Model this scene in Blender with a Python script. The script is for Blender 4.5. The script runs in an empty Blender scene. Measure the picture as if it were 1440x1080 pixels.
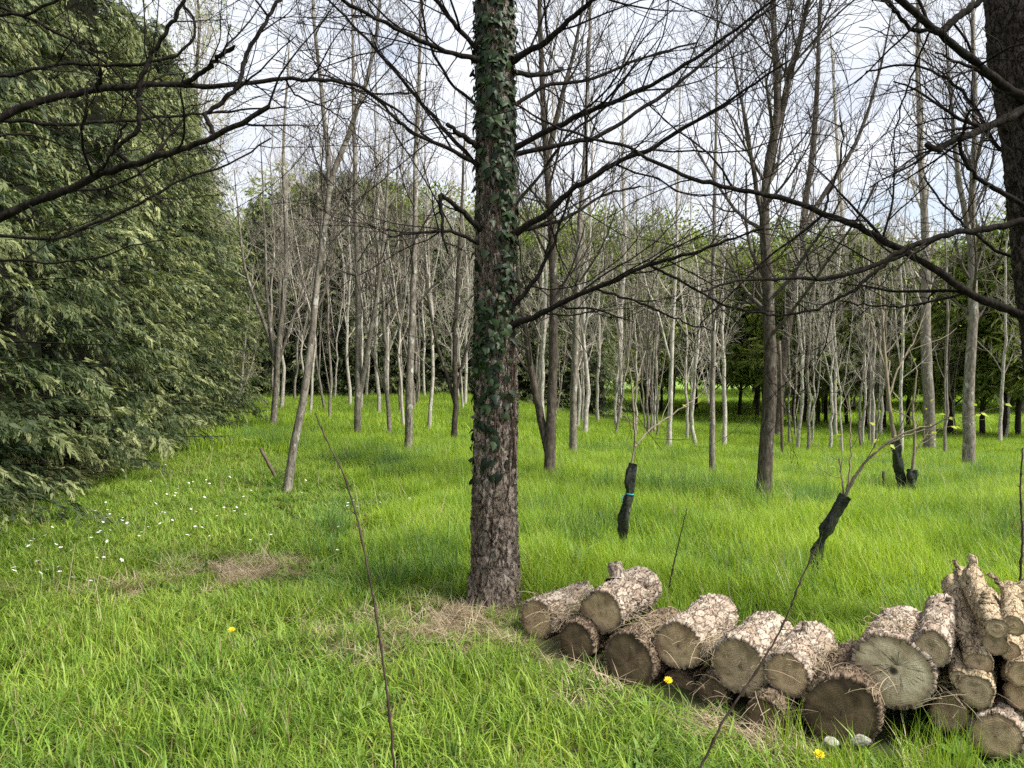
import bpy, math
import numpy as np
from mathutils import Vector

# ------------------------------------------------------------------ camera, sky, sun, exposure
SC = bpy.context.scene
COL = SC.collection
F, CX, CY = 1082.0, 720.0, 540.0          # focal length and centre of the 1440 x 1080 frame
CAMH, PITCH = 1.6, math.radians(1.85)
cd = bpy.data.cameras.new('camera'); cam = bpy.data.objects.new('camera', cd); COL.objects.link(cam)
cam.location = (0, 0, CAMH); cam.rotation_euler = (math.pi/2 - PITCH, 0, 0)
cd.sensor_width = 36; cd.lens = 36*F/1440; cd.clip_start = .05; cd.clip_end = 2000
SC.camera = cam
SUN = Vector((.62, -.26, .80)).normalized()
w = bpy.data.worlds.new('World'); SC.world = w; w.use_nodes = True
nt = w.node_tree; nt.nodes.clear()
def N(t, typ, **kw):
    n = t.nodes.new(typ)
    for k, v in kw.items():
        if isinstance(k, str) and hasattr(n, k): setattr(n, k, v)
    return n
out = N(nt, 'ShaderNodeOutputWorld'); bg = N(nt, 'ShaderNodeBackground'); bg.inputs['Strength'].default_value = .1
sky = N(nt, 'ShaderNodeTexSky', sky_type='NISHITA', sun_disc=False)
sky.sun_elevation = math.asin(SUN.z); sky.sun_rotation = math.atan2(SUN.x, SUN.y)
tc = N(nt, 'ShaderNodeTexCoord'); mp = N(nt, 'ShaderNodeMapping'); mp.inputs['Scale'].default_value = (1, 1, 2.6)
n1 = N(nt, 'ShaderNodeTexNoise'); n1.inputs['Scale'].default_value = 2.6; n1.inputs['Detail'].default_value = 7; n1.inputs['Roughness'].default_value = .55
n1.inputs['Distortion'].default_value = .3
rp = N(nt, 'ShaderNodeValToRGB'); rp.color_ramp.elements[0].position = .22; rp.color_ramp.elements[1].position = .43
n2 = N(nt, 'ShaderNodeTexNoise'); n2.inputs['Scale'].default_value = 5; n2.inputs['Detail'].default_value = 5
cr = N(nt, 'ShaderNodeValToRGB'); cr.color_ramp.elements[0].position = .3; cr.color_ramp.elements[1].position = .7
cr.color_ramp.elements[0].color = (4.2, 4.5, 5.15, 1); cr.color_ramp.elements[1].color = (5.5, 5.7, 6.1, 1)
mx = N(nt, 'ShaderNodeMix', data_type='RGBA')
L = nt.links.new
L(tc.outputs['Generated'], mp.inputs['Vector']); L(mp.outputs[0], n1.inputs['Vector']); L(mp.outputs[0], n2.inputs['Vector'])
L(n1.outputs[0], rp.inputs[0]); L(n2.outputs[0], cr.inputs[0])
L(rp.outputs[0], mx.inputs[0]); L(sky.outputs[0], mx.inputs[6]); L(cr.outputs[0], mx.inputs[7])
L(mx.outputs[2], bg.inputs['Color']); L(bg.outputs[0], out.inputs[0])
sd = bpy.data.lights.new('sun', 'SUN'); so = bpy.data.objects.new('sun', sd); COL.objects.link(so)
sd.energy = 4.2; sd.angle = math.radians(16); sd.color = (1, .955, .88)
so.rotation_euler = (-SUN).to_track_quat('-Z', 'Y').to_euler()
vs = SC.view_settings; vs.view_transform = 'Standard'; vs.look = 'None'; vs.exposure = 1.02; vs.gamma = 1
SC.render.engine = 'CYCLES'
cy = SC.cycles; cy.use_denoising = False; cy.max_bounces = 4; cy.diffuse_bounces = 3; cy.glossy_bounces = 2; cy.transmission_bounces = 3
cy.use_adaptive_sampling = True; cy.adaptive_threshold = .02; cy.sample_clamp_indirect = 2; cy.sample_clamp_direct = 4

rng = np.random.default_rng(7)

# ------------------------------------------------------------------ places
def smooth(a, b, x):
    t = np.clip((x-a)/(b-a), 0, 1); return t*t*(3-2*t)
TREE = (-.113, 4.93)                       # foot of the ivy-clad tree
def gz(x, y):
    x = np.asarray(x, float); y = np.asarray(y, float)
    h = -1.45*smooth(5, 28, y)*smooth(-3, 8, x)
    h = h + .025*np.sin(x*1.7+.6)*np.sin(y*1.3+1)*smooth(1, 5, y) + .05*np.sin(x*.43+y*.31)*smooth(7, 14, y)
    h = h + .03*np.exp(-((x-TREE[0])**2+(y-TREE[1]+.1)**2)/.35)
    return h
def ray(px, py):
    u, v = (px-CX)/F, (CY-py)/F
    d = np.array([u, math.cos(PITCH)+v*math.sin(PITCH), v*math.cos(PITCH)-math.sin(PITCH)])
    return d/d[1]
def at(px, py, D):
    r = ray(px, py)*D; return np.array([r[0], D, CAMH+r[2]])
def foot(px, py):
    r = ray(px, py); D = -CAMH/r[2] if r[2] < -.01 else 60.
    for _ in range(40):
        D2 = (gz(r[0]*D, D)-CAMH)/min(r[2], -.012)
        D = .6*D+.4*min(D2, 90)
    return np.array([r[0]*D, D, float(gz(r[0]*D, D))])

# ------------------------------------------------------------------ mesh helpers
def mesh_np(name, V, Fs, mat=None, attrs=None, smooth_=True):
    V = np.ascontiguousarray(V, np.float32).reshape(-1, 3)
    if not isinstance(Fs, list): Fs = [Fs]
    Fs = [np.asarray(f, np.int32) for f in Fs if len(f)]
    me = bpy.data.meshes.new(name)
    me.vertices.add(len(V)); me.vertices.foreach_set('co', V.ravel())
    li = np.concatenate([f.ravel() for f in Fs]); me.loops.add(len(li)); me.loops.foreach_set('vertex_index', li)
    tot = np.concatenate([np.full(len(f), f.shape[1], np.int32) for f in Fs])
    st = np.concatenate([[0], np.cumsum(tot)[:-1]]).astype(np.int32)
    me.polygons.add(len(tot)); me.polygons.foreach_set('loop_start', st)
    if smooth_: me.polygons.foreach_set('use_smooth', np.ones(len(tot), bool))
    me.update(calc_edges=True)
    for k, a in (attrs or {}).items():
        a = np.ascontiguousarray(a, np.float32)
        if a.ndim == 2:
            at_ = me.attributes.new(k, 'FLOAT_VECTOR', 'POINT'); at_.data.foreach_set('vector', a.ravel())
        else:
            at_ = me.attributes.new(k, 'FLOAT', 'POINT'); at_.data.foreach_set('value', a)
    if mat: me.materials.append(mat)
    return me
def link(name, data, parent=None, loc=None, rot=None, scale=None):
    o = bpy.data.objects.new(name, data); COL.objects.link(o)
    if parent: o.parent = parent
    if loc is not None: o.location = loc
    if rot is not None: o.rotation_euler = rot
    if scale is not None: o.scale = scale
    return o
def tag(o, label, cat, group=None):
    o['label'] = label; o['category'] = cat
    if group: o['group'] = group
    return o
def thing(name, label, cat, loc=(0, 0, 0), group=None, rz=0, scale=None):
    o = link(name, None, None, tuple(float(c) for c in loc), (0, 0, rz), scale); o.empty_display_size = .1
    return tag(o, label, cat, group)
def nrm(a): return a/np.maximum(np.linalg.norm(a, axis=-1, keepdims=True), 1e-9)
def tubes(P, R, sides):
    """P (n,k,3) paths, R (n,k) radii -> verts, quads"""
    P = np.asarray(P, float); R = np.asarray(R, float)
    n, k, _ = P.shape
    T = nrm(np.gradient(P, axis=1))
    ref = np.where(np.abs(T.mean(1)[:, 2:3]) > .8, np.array([[1., 0, 0]]), np.array([[0, 0, 1.]]))[:, None, :]
    A = nrm(np.cross(T, np.broadcast_to(ref, T.shape))); B = np.cross(T, A)
    a = np.arange(sides)*2*np.pi/sides
    V = P[:, :, None]+R[:, :, None, None]*(np.cos(a)[:, None]*A[:, :, None]+np.sin(a)[:, None]*B[:, :, None])
    i = np.arange(n*k*sides).reshape(n, k, sides); j = np.roll(i, -1, 2)
    Q = np.stack([i[:, :-1], j[:, :-1], j[:, 1:], i[:, 1:]], -1).reshape(-1, 4)
    return V.reshape(-1, 3), Q
def join(parts):
    Vs, Fs, o = [], [], 0
    for V, Q in parts:
        if len(V) == 0: continue
        Vs.append(V); Fs.append(np.asarray(Q)+o); o += len(V)
    return np.concatenate(Vs), Fs
def catmull(pts, sub=4):
    p = np.asarray(pts, float); p = np.vstack([2*p[0]-p[1], p, 2*p[-1]-p[-2]])
    o = []
    for i in range(1, len(p)-2):
        for t in np.arange(sub)/sub:
            o.append(.5*(2*p[i]+(p[i+1]-p[i-1])*t+(2*p[i-1]-5*p[i]+4*p[i+1]-p[i+2])*t*t+(3*p[i]-p[i-1]-3*p[i+1]+p[i+2])*t**3))
    o.append(p[-2]); return np.array(o)
def grow(P, R, n, t0, t1, ang, length, K, up=.3, wig=.12, rr=.5, rmin=.0015, tip=.3, r=rng, flat=0):
    Np, Kp, _ = P.shape
    t = t0+(t1-t0)*((np.arange(n)[None]+r.random((Np, n)))/n)
    f = t*(Kp-1); i = np.minimum(f.astype(int), Kp-2); fr = (f-i)[..., None]
    ii = np.arange(Np)[:, None]
    S = P[ii, i]*(1-fr)+P[ii, i+1]*fr
    T = nrm(P[ii, i+1]-P[ii, i]); rad = R[ii, i]*(1-fr[..., 0])+R[ii, i+1]*fr[..., 0]
    az = np.cumsum(np.full((Np, n), 2.4), 1)+r.random((Np, 1))*6.28+r.normal(0, .5, (Np, n))
    ref = np.where(np.abs(T[..., 2:3]) > .85, np.array([1., 0, 0]), np.array([0, 0, 1.]))
    A = nrm(np.cross(T, ref)); B = np.cross(T, A)
    an = (ang*(1+r.normal(0, .2, (Np, n))))[..., None]
    d = np.cos(an)*T+np.sin(an)*(np.cos(az)[..., None]*A+np.sin(az)[..., None]*B*(1-flat))
    ln = length(t) if callable(length) else length
    ln = ln*r.uniform(.55, 1.25, (Np, n))
    S = S.reshape(-1, 3); d = nrm(d.reshape(-1, 3)); ln = np.broadcast_to(ln, (Np, n)).reshape(-1); rad = rad.reshape(-1)
    M = len(S); Q = np.zeros((M, K, 3)); Q[:, 0] = S
    walk = np.cumsum(r.normal(0, wig, (M, K, 3)), 1); u = np.array([0, 0, up])
    for k in range(1, K):
        Q[:, k] = Q[:, k-1]+nrm(d+u*(k/(K-1))+walk[:, k])*(ln/(K-1))[:, None]
    r0 = np.maximum(rad*rr*r.uniform(.7, 1.1, M), rmin)
    RR = np.maximum(r0[:, None]*np.linspace(1, tip, K)[None], rmin*.7)
    return Q, RR

# ------------------------------------------------------------------ materials
def mat(name):
    m = bpy.data.materials.new(name); m.use_nodes = True
    t = m.node_tree; t.nodes.clear()
    o = t.nodes.new('ShaderNodeOutputMaterial'); b = t.nodes.new('ShaderNodeBsdfPrincipled')
    b.inputs['Roughness'].default_value = .8; b.inputs['Specular IOR Level'].default_value = .25
    t.links.new(b.outputs[0], o.inputs[0]); return m, t, b, o
def noise(t, scale, detail=4, vec=None, rough=.55, dist=0, sc3=None):
    n = t.nodes.new('ShaderNodeTexNoise'); n.inputs['Scale'].default_value = scale; n.inputs['Detail'].default_value = detail
    n.inputs['Roughness'].default_value = rough; n.inputs['Distortion'].default_value = dist
    if sc3 is not None:
        m = t.nodes.new('ShaderNodeMapping'); m.inputs['Scale'].default_value = sc3
        t.links.new(vec, m.inputs[0]); vec = m.outputs[0]
    if vec is not None: t.links.new(vec, n.inputs['Vector'])
    return n.outputs[0]
def ramp(t, fac, stops):
    r = t.nodes.new('ShaderNodeValToRGB'); e = r.color_ramp.elements
    while len(e) < len(stops): e.new(.5)
    for x, (p, c) in zip(e, stops): x.position = p; x.color = (*c, 1) if len(c) == 3 else c
    t.links.new(fac, r.inputs[0]); return r.outputs[0]
def mixc(t, fac, a, b, mode='MIX'):
    m = t.nodes.new('ShaderNodeMix'); m.data_type = 'RGBA'; m.blend_type = mode
    for s, i in ((fac, 0), (a, 6), (b, 7)):
        if isinstance(s, (int, float)): m.inputs[i].default_value = s
        elif isinstance(s, tuple): m.inputs[i].default_value = (*s, 1)
        else: t.links.new(s, m.inputs[i])
    return m.outputs[2]
def math_(t, op, a, b=0.):
    m = t.nodes.new('ShaderNodeMath'); m.operation = op
    for s, i in ((a, 0), (b, 1)):
        if isinstance(s, (int, float)): m.inputs[i].default_value = s
        else: t.links.new(s, m.inputs[i])
    return m.outputs[0]
def attr(t, name, vec=False):
    a = t.nodes.new('ShaderNodeAttribute'); a.attribute_name = name; return a.outputs['Vector' if vec else 'Fac']
def pos(t): return t.nodes.new('ShaderNodeNewGeometry').outputs['Position']
def objco(t): return t.nodes.new('ShaderNodeTexCoord').outputs['Object']
def orand(t): return t.nodes.new('ShaderNodeObjectInfo').outputs['Random']
def bump(t, b, h, s=.5, d=.01):
    n = t.nodes.new('ShaderNodeBump'); n.inputs['Strength'].default_value = s; n.inputs['Distance'].default_value = d
    t.links.new(h, n.inputs['Height']); t.links.new(n.outputs[0], b.inputs['Normal'])
def leafy(t, b, o, col, trans=.35, tint=(1.15, 1.1, .5)):
    t.links.new(col, b.inputs['Base Color'])
    tr = t.nodes.new('ShaderNodeBsdfTranslucent'); t.links.new(mixc(t, 1., col, tint, 'MULTIPLY'), tr.inputs[0])
    ms = t.nodes.new('ShaderNodeMixShader'); ms.inputs[0].default_value = trans
    t.links.new(b.outputs[0], ms.inputs[1]); t.links.new(tr.outputs[0], ms.inputs[2]); t.links.new(ms.outputs[0], o.inputs[0])

def m_grass(name, lo, mid, hi, trans=.4, dry=(.30, .24, .11), dryamt=.06):
    m, t, b, o = mat(name); b.inputs['Roughness'].default_value = .48; b.inputs['Specular IOR Level'].default_value = .35
    big = noise(t, .55, 3, pos(t)); sm = noise(t, 2.6, 3, pos(t))
    v = math_(t, 'ADD', math_(t, 'MULTIPLY', big, .55), math_(t, 'MULTIPLY', sm, .45))
    v = math_(t, 'ADD', v, math_(t, 'MULTIPLY', attr(t, 'shade'), .34)); v = math_(t, 'SUBTRACT', v, .17)
    c = ramp(t, v, [(.25, lo), (.5, mid), (.78, hi)])
    isdry = math_(t, 'LESS_THAN', attr(t, 'dry'), dryamt)
    c = mixc(t, math_(t, 'MULTIPLY', isdry, .8), c, dry)
    leafy(t, b, o, c, trans); return m
M_LAWN = m_grass('grass_blade', (.072, .145, .024), (.195, .325, .036), (.38, .48, .080))
M_MEAD = m_grass('meadow_blade', (.095, .190, .032), (.255, .405, .036), (.46, .58, .075), .45, dryamt=.03)
M_TUSS = m_grass('tussock_blade', (.050, .120, .034), (.130, .250, .055), (.26, .38, .095), .4, dryamt=.06)
M_DRY = m_grass('dry_blade', (.22, .165, .10), (.44, .35, .225), (.64, .54, .37), .15, dryamt=0)

def m_conifer(name, lo, mid, hi, trans=.25):
    m, t, b, o = mat(name); b.inputs['Roughness'].default_value = .55
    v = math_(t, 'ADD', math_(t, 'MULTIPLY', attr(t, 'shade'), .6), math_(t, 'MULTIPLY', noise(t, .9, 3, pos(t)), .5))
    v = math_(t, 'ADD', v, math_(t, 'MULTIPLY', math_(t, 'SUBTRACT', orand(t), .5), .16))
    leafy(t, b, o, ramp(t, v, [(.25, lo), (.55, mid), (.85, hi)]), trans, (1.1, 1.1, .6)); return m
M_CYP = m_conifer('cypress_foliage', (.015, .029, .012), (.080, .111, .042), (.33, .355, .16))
M_PINE = m_conifer('pine_foliage', (.050, .078, .018), (.135, .185, .034), (.27, .32, .065))
M_BROAD = m_conifer('fresh_foliage', (.08, .125, .03), (.175, .24, .055), (.31, .37, .10), .35)
M_BUD = m_conifer('young_leaf', (.22, .30, .03), (.36, .44, .05), (.50, .56, .10), .4)
M_PALE = m_conifer('pale_new_leaf', (.24, .30, .14), (.34, .40, .20), (.46, .50, .28), .4)
M_WEED = m_conifer('weed_leaf', (.05, .11, .025), (.12, .22, .045), (.22, .33, .08), .35)
M_IVY = m_conifer('ivy_leaf', (.004, .010, .004), (.010, .023, .008), (.034, .058, .018), .1)
M_IVY.node_tree.nodes['Principled BSDF'].inputs['Roughness'].default_value = .48

def m_bark(name, crack, mid, hi, lich=None, lamt=.0, sc=(9, 9, 2.5), bs=.6):
    m, t, b, o = mat(name); b.inputs['Roughness'].default_value = .9; b.inputs['Specular IOR Level'].default_value = .04
    oc = objco(t)
    n = noise(t, 3, 6, oc, .65, .4, sc)
    c = ramp(t, n, [(.30, crack), (.48, mid), (.70, hi)])
    if lich:
        l = noise(t, 7, 5, oc, .7, 0, (1, 1, .55))
        c = mixc(t, ramp(t, l, [(.60-lamt, (0, 0, 0)), (.66-lamt, (1, 1, 1))]), c, lich)
    fk = noise(t, 26, 5, oc, .7, .5, (1, 1, .5)); c = mixc(t, ramp(t, fk, [(.36, (.75, .75, .75)), (.46, (0, 0, 0))]), c, crack)
    c = mixc(t, math_(t, 'MULTIPLY', orand(t), .35), c, mid)
    t.links.new(c, b.inputs['Base Color']); bump(t, b, math_(t, 'ADD', n, fk), bs, .012); return m
M_PALEB = m_bark('pale_lichen_bark', (.13, .11, .085), (.36, .33, .28), (.58, .55, .48), (.62, .61, .54), .05)
M_GREYB = m_bark('grey_bark', (.025, .020, .016), (.075, .062, .050), (.155, .135, .11), (.34, .34, .29), .0)
M_MIDB = m_bark('mid_grey_bark', (.05, .042, .033), (.19, .168, .138), (.34, .31, .26), (.46, .45, .39), .03)
M_DARKB = m_bark('dark_trunk_bark', (.012, .010, .008), (.035, .028, .022), (.07, .058, .046))
M_TWIGL = m_bark('pale_twig_bark', (.22, .19, .155), (.38, .34, .285), (.52, .48, .41), bs=.1)
M_TWIGG = m_bark('grey_twig_bark', (.045, .037, .031), (.10, .086, .071), (.18, .158, .13), bs=.1)
M_DEAD = m_bark('dead_branch_bark', (.006, .005, .004), (.016, .0135, .0115), (.038, .033, .029), (.15, .15, .13), -.09, (14, 14, 5), .8)
M_STEM = m_bark('cane_bark', (.03, .02, .016), (.06, .043, .034), (.10, .075, .06), bs=.2)
M_SAPL = m_bark('sapling_bark', (.14, .11, .075), (.24, .20, .145), (.33, .28, .20), bs=.2)

def m_plates(name, crack, plate, hi, moss=None, sc=30, wid=.10, dst=.03, bd=.010):
    """thick flaky bark: 'crack' vertex value is 0 in the fissures, 1 on the plates; 'bc' are coordinates along the bark"""
    m, t, b, o = mat(name); b.inputs['Roughness'].default_value = .92; b.inputs['Specular IOR Level'].default_value = .06
    oc = pos(t); bc = attr(t, 'bc', True); k = attr(t, 'crack'); fl = attr(t, 'flake')
    n = noise(t, 60, 6, oc, .7); n3 = noise(t, 5, 4, oc)
    nv = t.nodes.new('ShaderNodeTexNoise'); nv.inputs['Scale'].default_value = 22; nv.inputs['Detail'].default_value = 5; t.links.new(bc, nv.inputs['Vector'])
    sub = t.nodes.new('ShaderNodeVectorMath'); sub.operation = 'MULTIPLY_ADD'; t.links.new(nv.outputs['Color'], sub.inputs[0]); sub.inputs[1].default_value = (dst,)*3; t.links.new(bc, sub.inputs[2])
    def vor(scale, feat):
        v = t.nodes.new('ShaderNodeTexVoronoi'); v.feature = feat; v.inputs['Scale'].default_value = scale; t.links.new(sub.outputs[0], v.inputs['Vector']); return v
    ve = vor(sc, 'DISTANCE_TO_EDGE').outputs['Distance']; vc = vor(sc, 'F1'); ve2 = vor(sc*2.3, 'DISTANCE_TO_EDGE').outputs['Distance']
    sep = t.nodes.new('ShaderNodeSeparateColor'); t.links.new(vc.outputs['Color'], sep.inputs[0])
    v = math_(t, 'ADD', math_(t, 'MULTIPLY', sep.outputs[0], .45), math_(t, 'MULTIPLY', n, .35)); v = math_(t, 'ADD', v, math_(t, 'MULTIPLY', fl, .25))
    col = ramp(t, v, [(.22, plate), (.80, hi)])
    col = mixc(t, math_(t, 'MULTIPLY', n3, .5), col, plate)
    if moss: col = mixc(t, ramp(t, noise(t, 6, 5, oc, .65), [(.58, (0, 0, 0)), (.68, (.7, .7, .7))]), col, moss)
    gate = ramp(t, noise(t, 34, 3, bc, .5), [(.40, (1, 1, 1)), (.58, (0, 0, 0))])          # fissures open and close along their length
    e = math_(t, 'ADD', ve, math_(t, 'MULTIPLY', math_(t, 'SUBTRACT', n, .5), .16))
    e2 = math_(t, 'ADD', ve2, math_(t, 'MULTIPLY', math_(t, 'SUBTRACT', n, .5), .2))
    ck = math_(t, 'MULTIPLY', ramp(t, e, [(wid*.2, (1, 1, 1)), (wid, (0, 0, 0))]), math_(t, 'ADD', math_(t, 'MULTIPLY', gate, .75), .25))
    col = mixc(t, ck, col, crack)
    col = mixc(t, math_(t, 'MULTIPLY', ramp(t, e2, [(wid*.3, (.8, .8, .8)), (wid*1.1, (0, 0, 0))]), gate), col, crack)
    flk = noise(t, 48, 5, bc, .62, 1.6)
    col = mixc(t, ramp(t, flk, [(.38, (.85, .85, .85)), (.47, (0, 0, 0))]), col, crack)
    col = mixc(t, ramp(t, k, [(.05, (.7, .7, .7)), (.25, (0, 0, 0))]), col, crack)
    h = math_(t, 'ADD', ramp(t, e, [(0, (0, 0, 0)), (wid*2.2, (1, 1, 1))]), math_(t, 'MULTIPLY', sep.outputs[1], .8)); h = math_(t, 'ADD', h, math_(t, 'MULTIPLY', flk, 1.1))
    t.links.new(col, b.inputs['Base Color']); bump(t, b, h, .9, bd); return m
M_PINEB = m_plates('thick_pine_bark', (.035, .024, .018), (.195, .150, .118), (.46, .39, .33), (.16, .16, .10), 20, .06, .09, .024)
M_PINED = m_plates('dark_pine_bark', (.010, .008, .007), (.050, .040, .034), (.125, .106, .092), None, 24, .05, .09, .018)
M_LOGB = m_plates('flaky_log_bark', (.085, .055, .038), (.33, .250, .185), (.64, .555, .455), None, 20, .045, .09, .016)
M_LOGD = m_plates('dark_log_bark', (.03, .022, .016), (.14, .098, .066), (.33, .25, .18), None, 24, .045, .09, .016)
M_POLEB = m_plates('pale_pole_bark', (.07, .048, .03), (.34, .255, .155), (.60, .49, .335), None, 28, .035, .08, .010)

def m_cut(name, dark, mid, hi, stain, checks=.35):
    m, t, b, o = mat(name); b.inputs['Roughness'].default_value = .85
    p = attr(t, 'face', True)
    dn = t.nodes.new('ShaderNodeVectorMath'); dn.operation = 'LENGTH'; t.links.new(p, dn.inputs[0]); r = dn.outputs['Value']
    wv = math_(t, 'ADD', math_(t, 'MULTIPLY', r, 230), math_(t, 'MULTIPLY', noise(t, 9, 3, p), 7))
    ring = math_(t, 'ADD', math_(t, 'MULTIPLY', math_(t, 'SINE', math_(t, 'MULTIPLY', wv, 6.28*.55)), .5), .5)
    n = noise(t, 14, 5, p, .6)
    c = ramp(t, n, [(.3, mid), (.72, hi)])
    c = mixc(t, math_(t, 'MULTIPLY', ring, math_(t, 'MULTIPLY', noise(t, 11, 2, p), .75)), c, dark)
    s = noise(t, 7, 5, p, .6, .8)
    c = mixc(t, ramp(t, s, [(.44, (0, 0, 0)), (.66, (.9, .9, .9))]), c, stain)
    c = mixc(t, ramp(t, attr(t, 'edge'), [(.80, (0, 0, 0)), (.97, (.75, .75, .75))]), c, stain)
    nz = t.nodes.new('ShaderNodeVectorMath'); nz.operation = 'NORMALIZE'; t.links.new(p, nz.inputs[0])
    rad_ = noise(t, 5.5, 2, nz.outputs[0], .5); line = math_(t, 'ABSOLUTE', math_(t, 'SUBTRACT', rad_, .5))
    ln_ = math_(t, 'MULTIPLY', line, r)                                        # checks run along radii, the same width all the way
    c = mixc(t, math_(t, 'MULTIPLY', ramp(t, ln_, [(.0002, (1, 1, 1)), (.0009, (0, 0, 0))]), ramp(t, noise(t, 16, 2, p), [(.62-.16*checks, (0, 0, 0)), (.70-.16*checks, (checks,)*3)])), c, (.03, .02, .013))
    c = mixc(t, math_(t, 'MULTIPLY', attr(t, 'split'), .9), c, (.05, .03, .018))
    t.links.new(c, b.inputs['Base Color'])
    bump(t, b, math_(t, 'ADD', ring, math_(t, 'MULTIPLY', noise(t, 160, 3, p), .6)), .45, .002); return m
M_CUTB = m_cut('weathered_cut', (.29, .19, .10), (.50, .36, .205), (.70, .54, .345), (.155, .10, .058))
M_CUTD = m_cut('dark_cut', (.085, .056, .034), (.16, .108, .064), (.28, .20, .12), (.045, .031, .019))
M_CUTP = m_cut('pale_cut', (.48, .39, .23), (.62, .53, .345), (.74, .66, .47), (.26, .195, .11), .9)
M_CUTG = m_cut('grey_cut', (.24, .168, .10), (.41, .30, .19), (.62, .50, .325), (.16, .115, .064), .5)

def m_plain(name, c0, c1, sc=20, rough=.7, bs=.2):
    m, t, b, o = mat(name); b.inputs['Roughness'].default_value = rough
    n = noise(t, sc, 5, objco(t)); t.links.new(ramp(t, n, [(.3, c0), (.7, c1)]), b.inputs['Base Color']); bump(t, b, n, bs, .004); return m
M_GUARD = m_plain('black_mesh_guard', (.006, .008, .006), (.050, .056, .044), 45, .42, .9)
M_INNER = m_plain('dark_interior', (.009, .011, .006), (.024, .024, .012), 9, .95, .8)  # dark of the crown's inside put into the colour of boughs and core
M_NET = m_plain('green_netting', (.02, .05, .02), (.05, .09, .04), 40)
M_TIE = m_plain('turquoise_twine', (.02, .22, .25), (.06, .38, .40), 60)
M_STAKE = m_plain('weathered_stake', (.06, .045, .032), (.13, .10, .07), 25)
M_YEL = m_plain('dandelion_yellow', (.75, .50, .01), (.85, .66, .02), 80)
M_STALK = m_plain('dandelion_stalk', (.16, .22, .06), (.30, .28, .14), 30)
M_WHITE = m_plain('white_petal', (.70, .70, .68), (.82, .82, .80), 50)
M_CHUNK = m_plain('white_chunk', (.12, .11, .08), (.44, .43, .37), 60, .9, .5)

m, t, b, o = mat('ground_soil'); b.inputs['Roughness'].default_value = .95
p = pos(t)
c = ramp(t, noise(t, 3, 6, p, .65), [(.3, (.045, .055, .018)), (.55, (.075, .085, .025)), (.75, (.115, .095, .05))])
c2 = ramp(t, noise(t, 25, 6, p, .7), [(.3, (.20, .15, .10)), (.7, (.42, .34, .235))])
c = mixc(t, attr(t, 'bare'), c, c2)
far = ramp(t, noise(t, .4, 4, p), [(.3, (.14, .26, .03)), (.7, (.23, .34, .05))])
c = mixc(t, attr(t, 'far'), c, far)
t.links.new(c, b.inputs['Base Color']); bump(t, b, noise(t, 60, 6, p, .7), .8, .02); M_GROUND = m

# ------------------------------------------------------------------ ground
def bare_mask(x, y):
    """0..1: trodden or straw-covered earth"""
    x = np.asarray(x, float); y = np.asarray(y, float)
    wob = .12*np.sin(x*5.3+y*3.1)+.09*np.sin(x*11.1-y*8.3)+.06*np.sin(x*23+y*19)
    a = np.exp(-(((x+2.0)/.40)**2+((y-5.72)/.30)**2))                     # worn patch
    q = np.exp(-(((y-(5.15+.22*(x+3)))/.16)**2))*smooth(-3.9, -3.2, x)*(1-smooth(-2.0, -1.5, x))*.30   # trodden line
    d = np.exp(-(((x+.42)/.56)**2+((y-4.45)/.48)**2))*.80                  # round the tree foot
    e = np.exp(-(((x+.95)/.16)**2+((y-4.35)/.12)**2))*.7
    g = np.exp(-(((x+.30)/.22)**2+((y-4.05)/.14)**2))*.6
    k = np.exp(-(((x-.85)/.65)**2+((y-3.3+.55*(x-.85))/.12)**2))*.42       # in front of the logs
    return np.clip(np.maximum.reduce([a, q, d, e, g, k])+2.2*wob*np.clip(a+q+d+e+g+k, 0, 1), 0, 1)
def axis(lo, hi, fine_lo, fine_hi, nf, nc, pw=2.2):
    a = fine_lo-(fine_lo-lo)*np.linspace(1, 0, nc, endpoint=False)**pw
    c = fine_hi+(hi-fine_hi)*(np.linspace(0, 1, nc+1)[1:])**pw
    return np.concatenate([a, np.linspace(fine_lo, fine_hi, nf), c])
gx = axis(-600, 600, -6, 6, 120, 36); gy = axis(-60, 900, 1, 9, 90, 60)
X, Y = np.meshgrid(gx, gy); Z = gz(X, Y)
i = np.arange(X.size).reshape(X.shape)
Q = np.stack([i[:-1, :-1], i[:-1, 1:], i[1:, 1:], i[1:, :-1]], -1).reshape(-1, 4)
me = mesh_np('ground', np.stack([X, Y, Z], -1), Q, M_GROUND, {'bare': bare_mask(X, Y).ravel(), 'far': smooth(20, 45, Y).ravel()})
g = link('ground', me); g['kind'] = 'structure'

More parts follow.
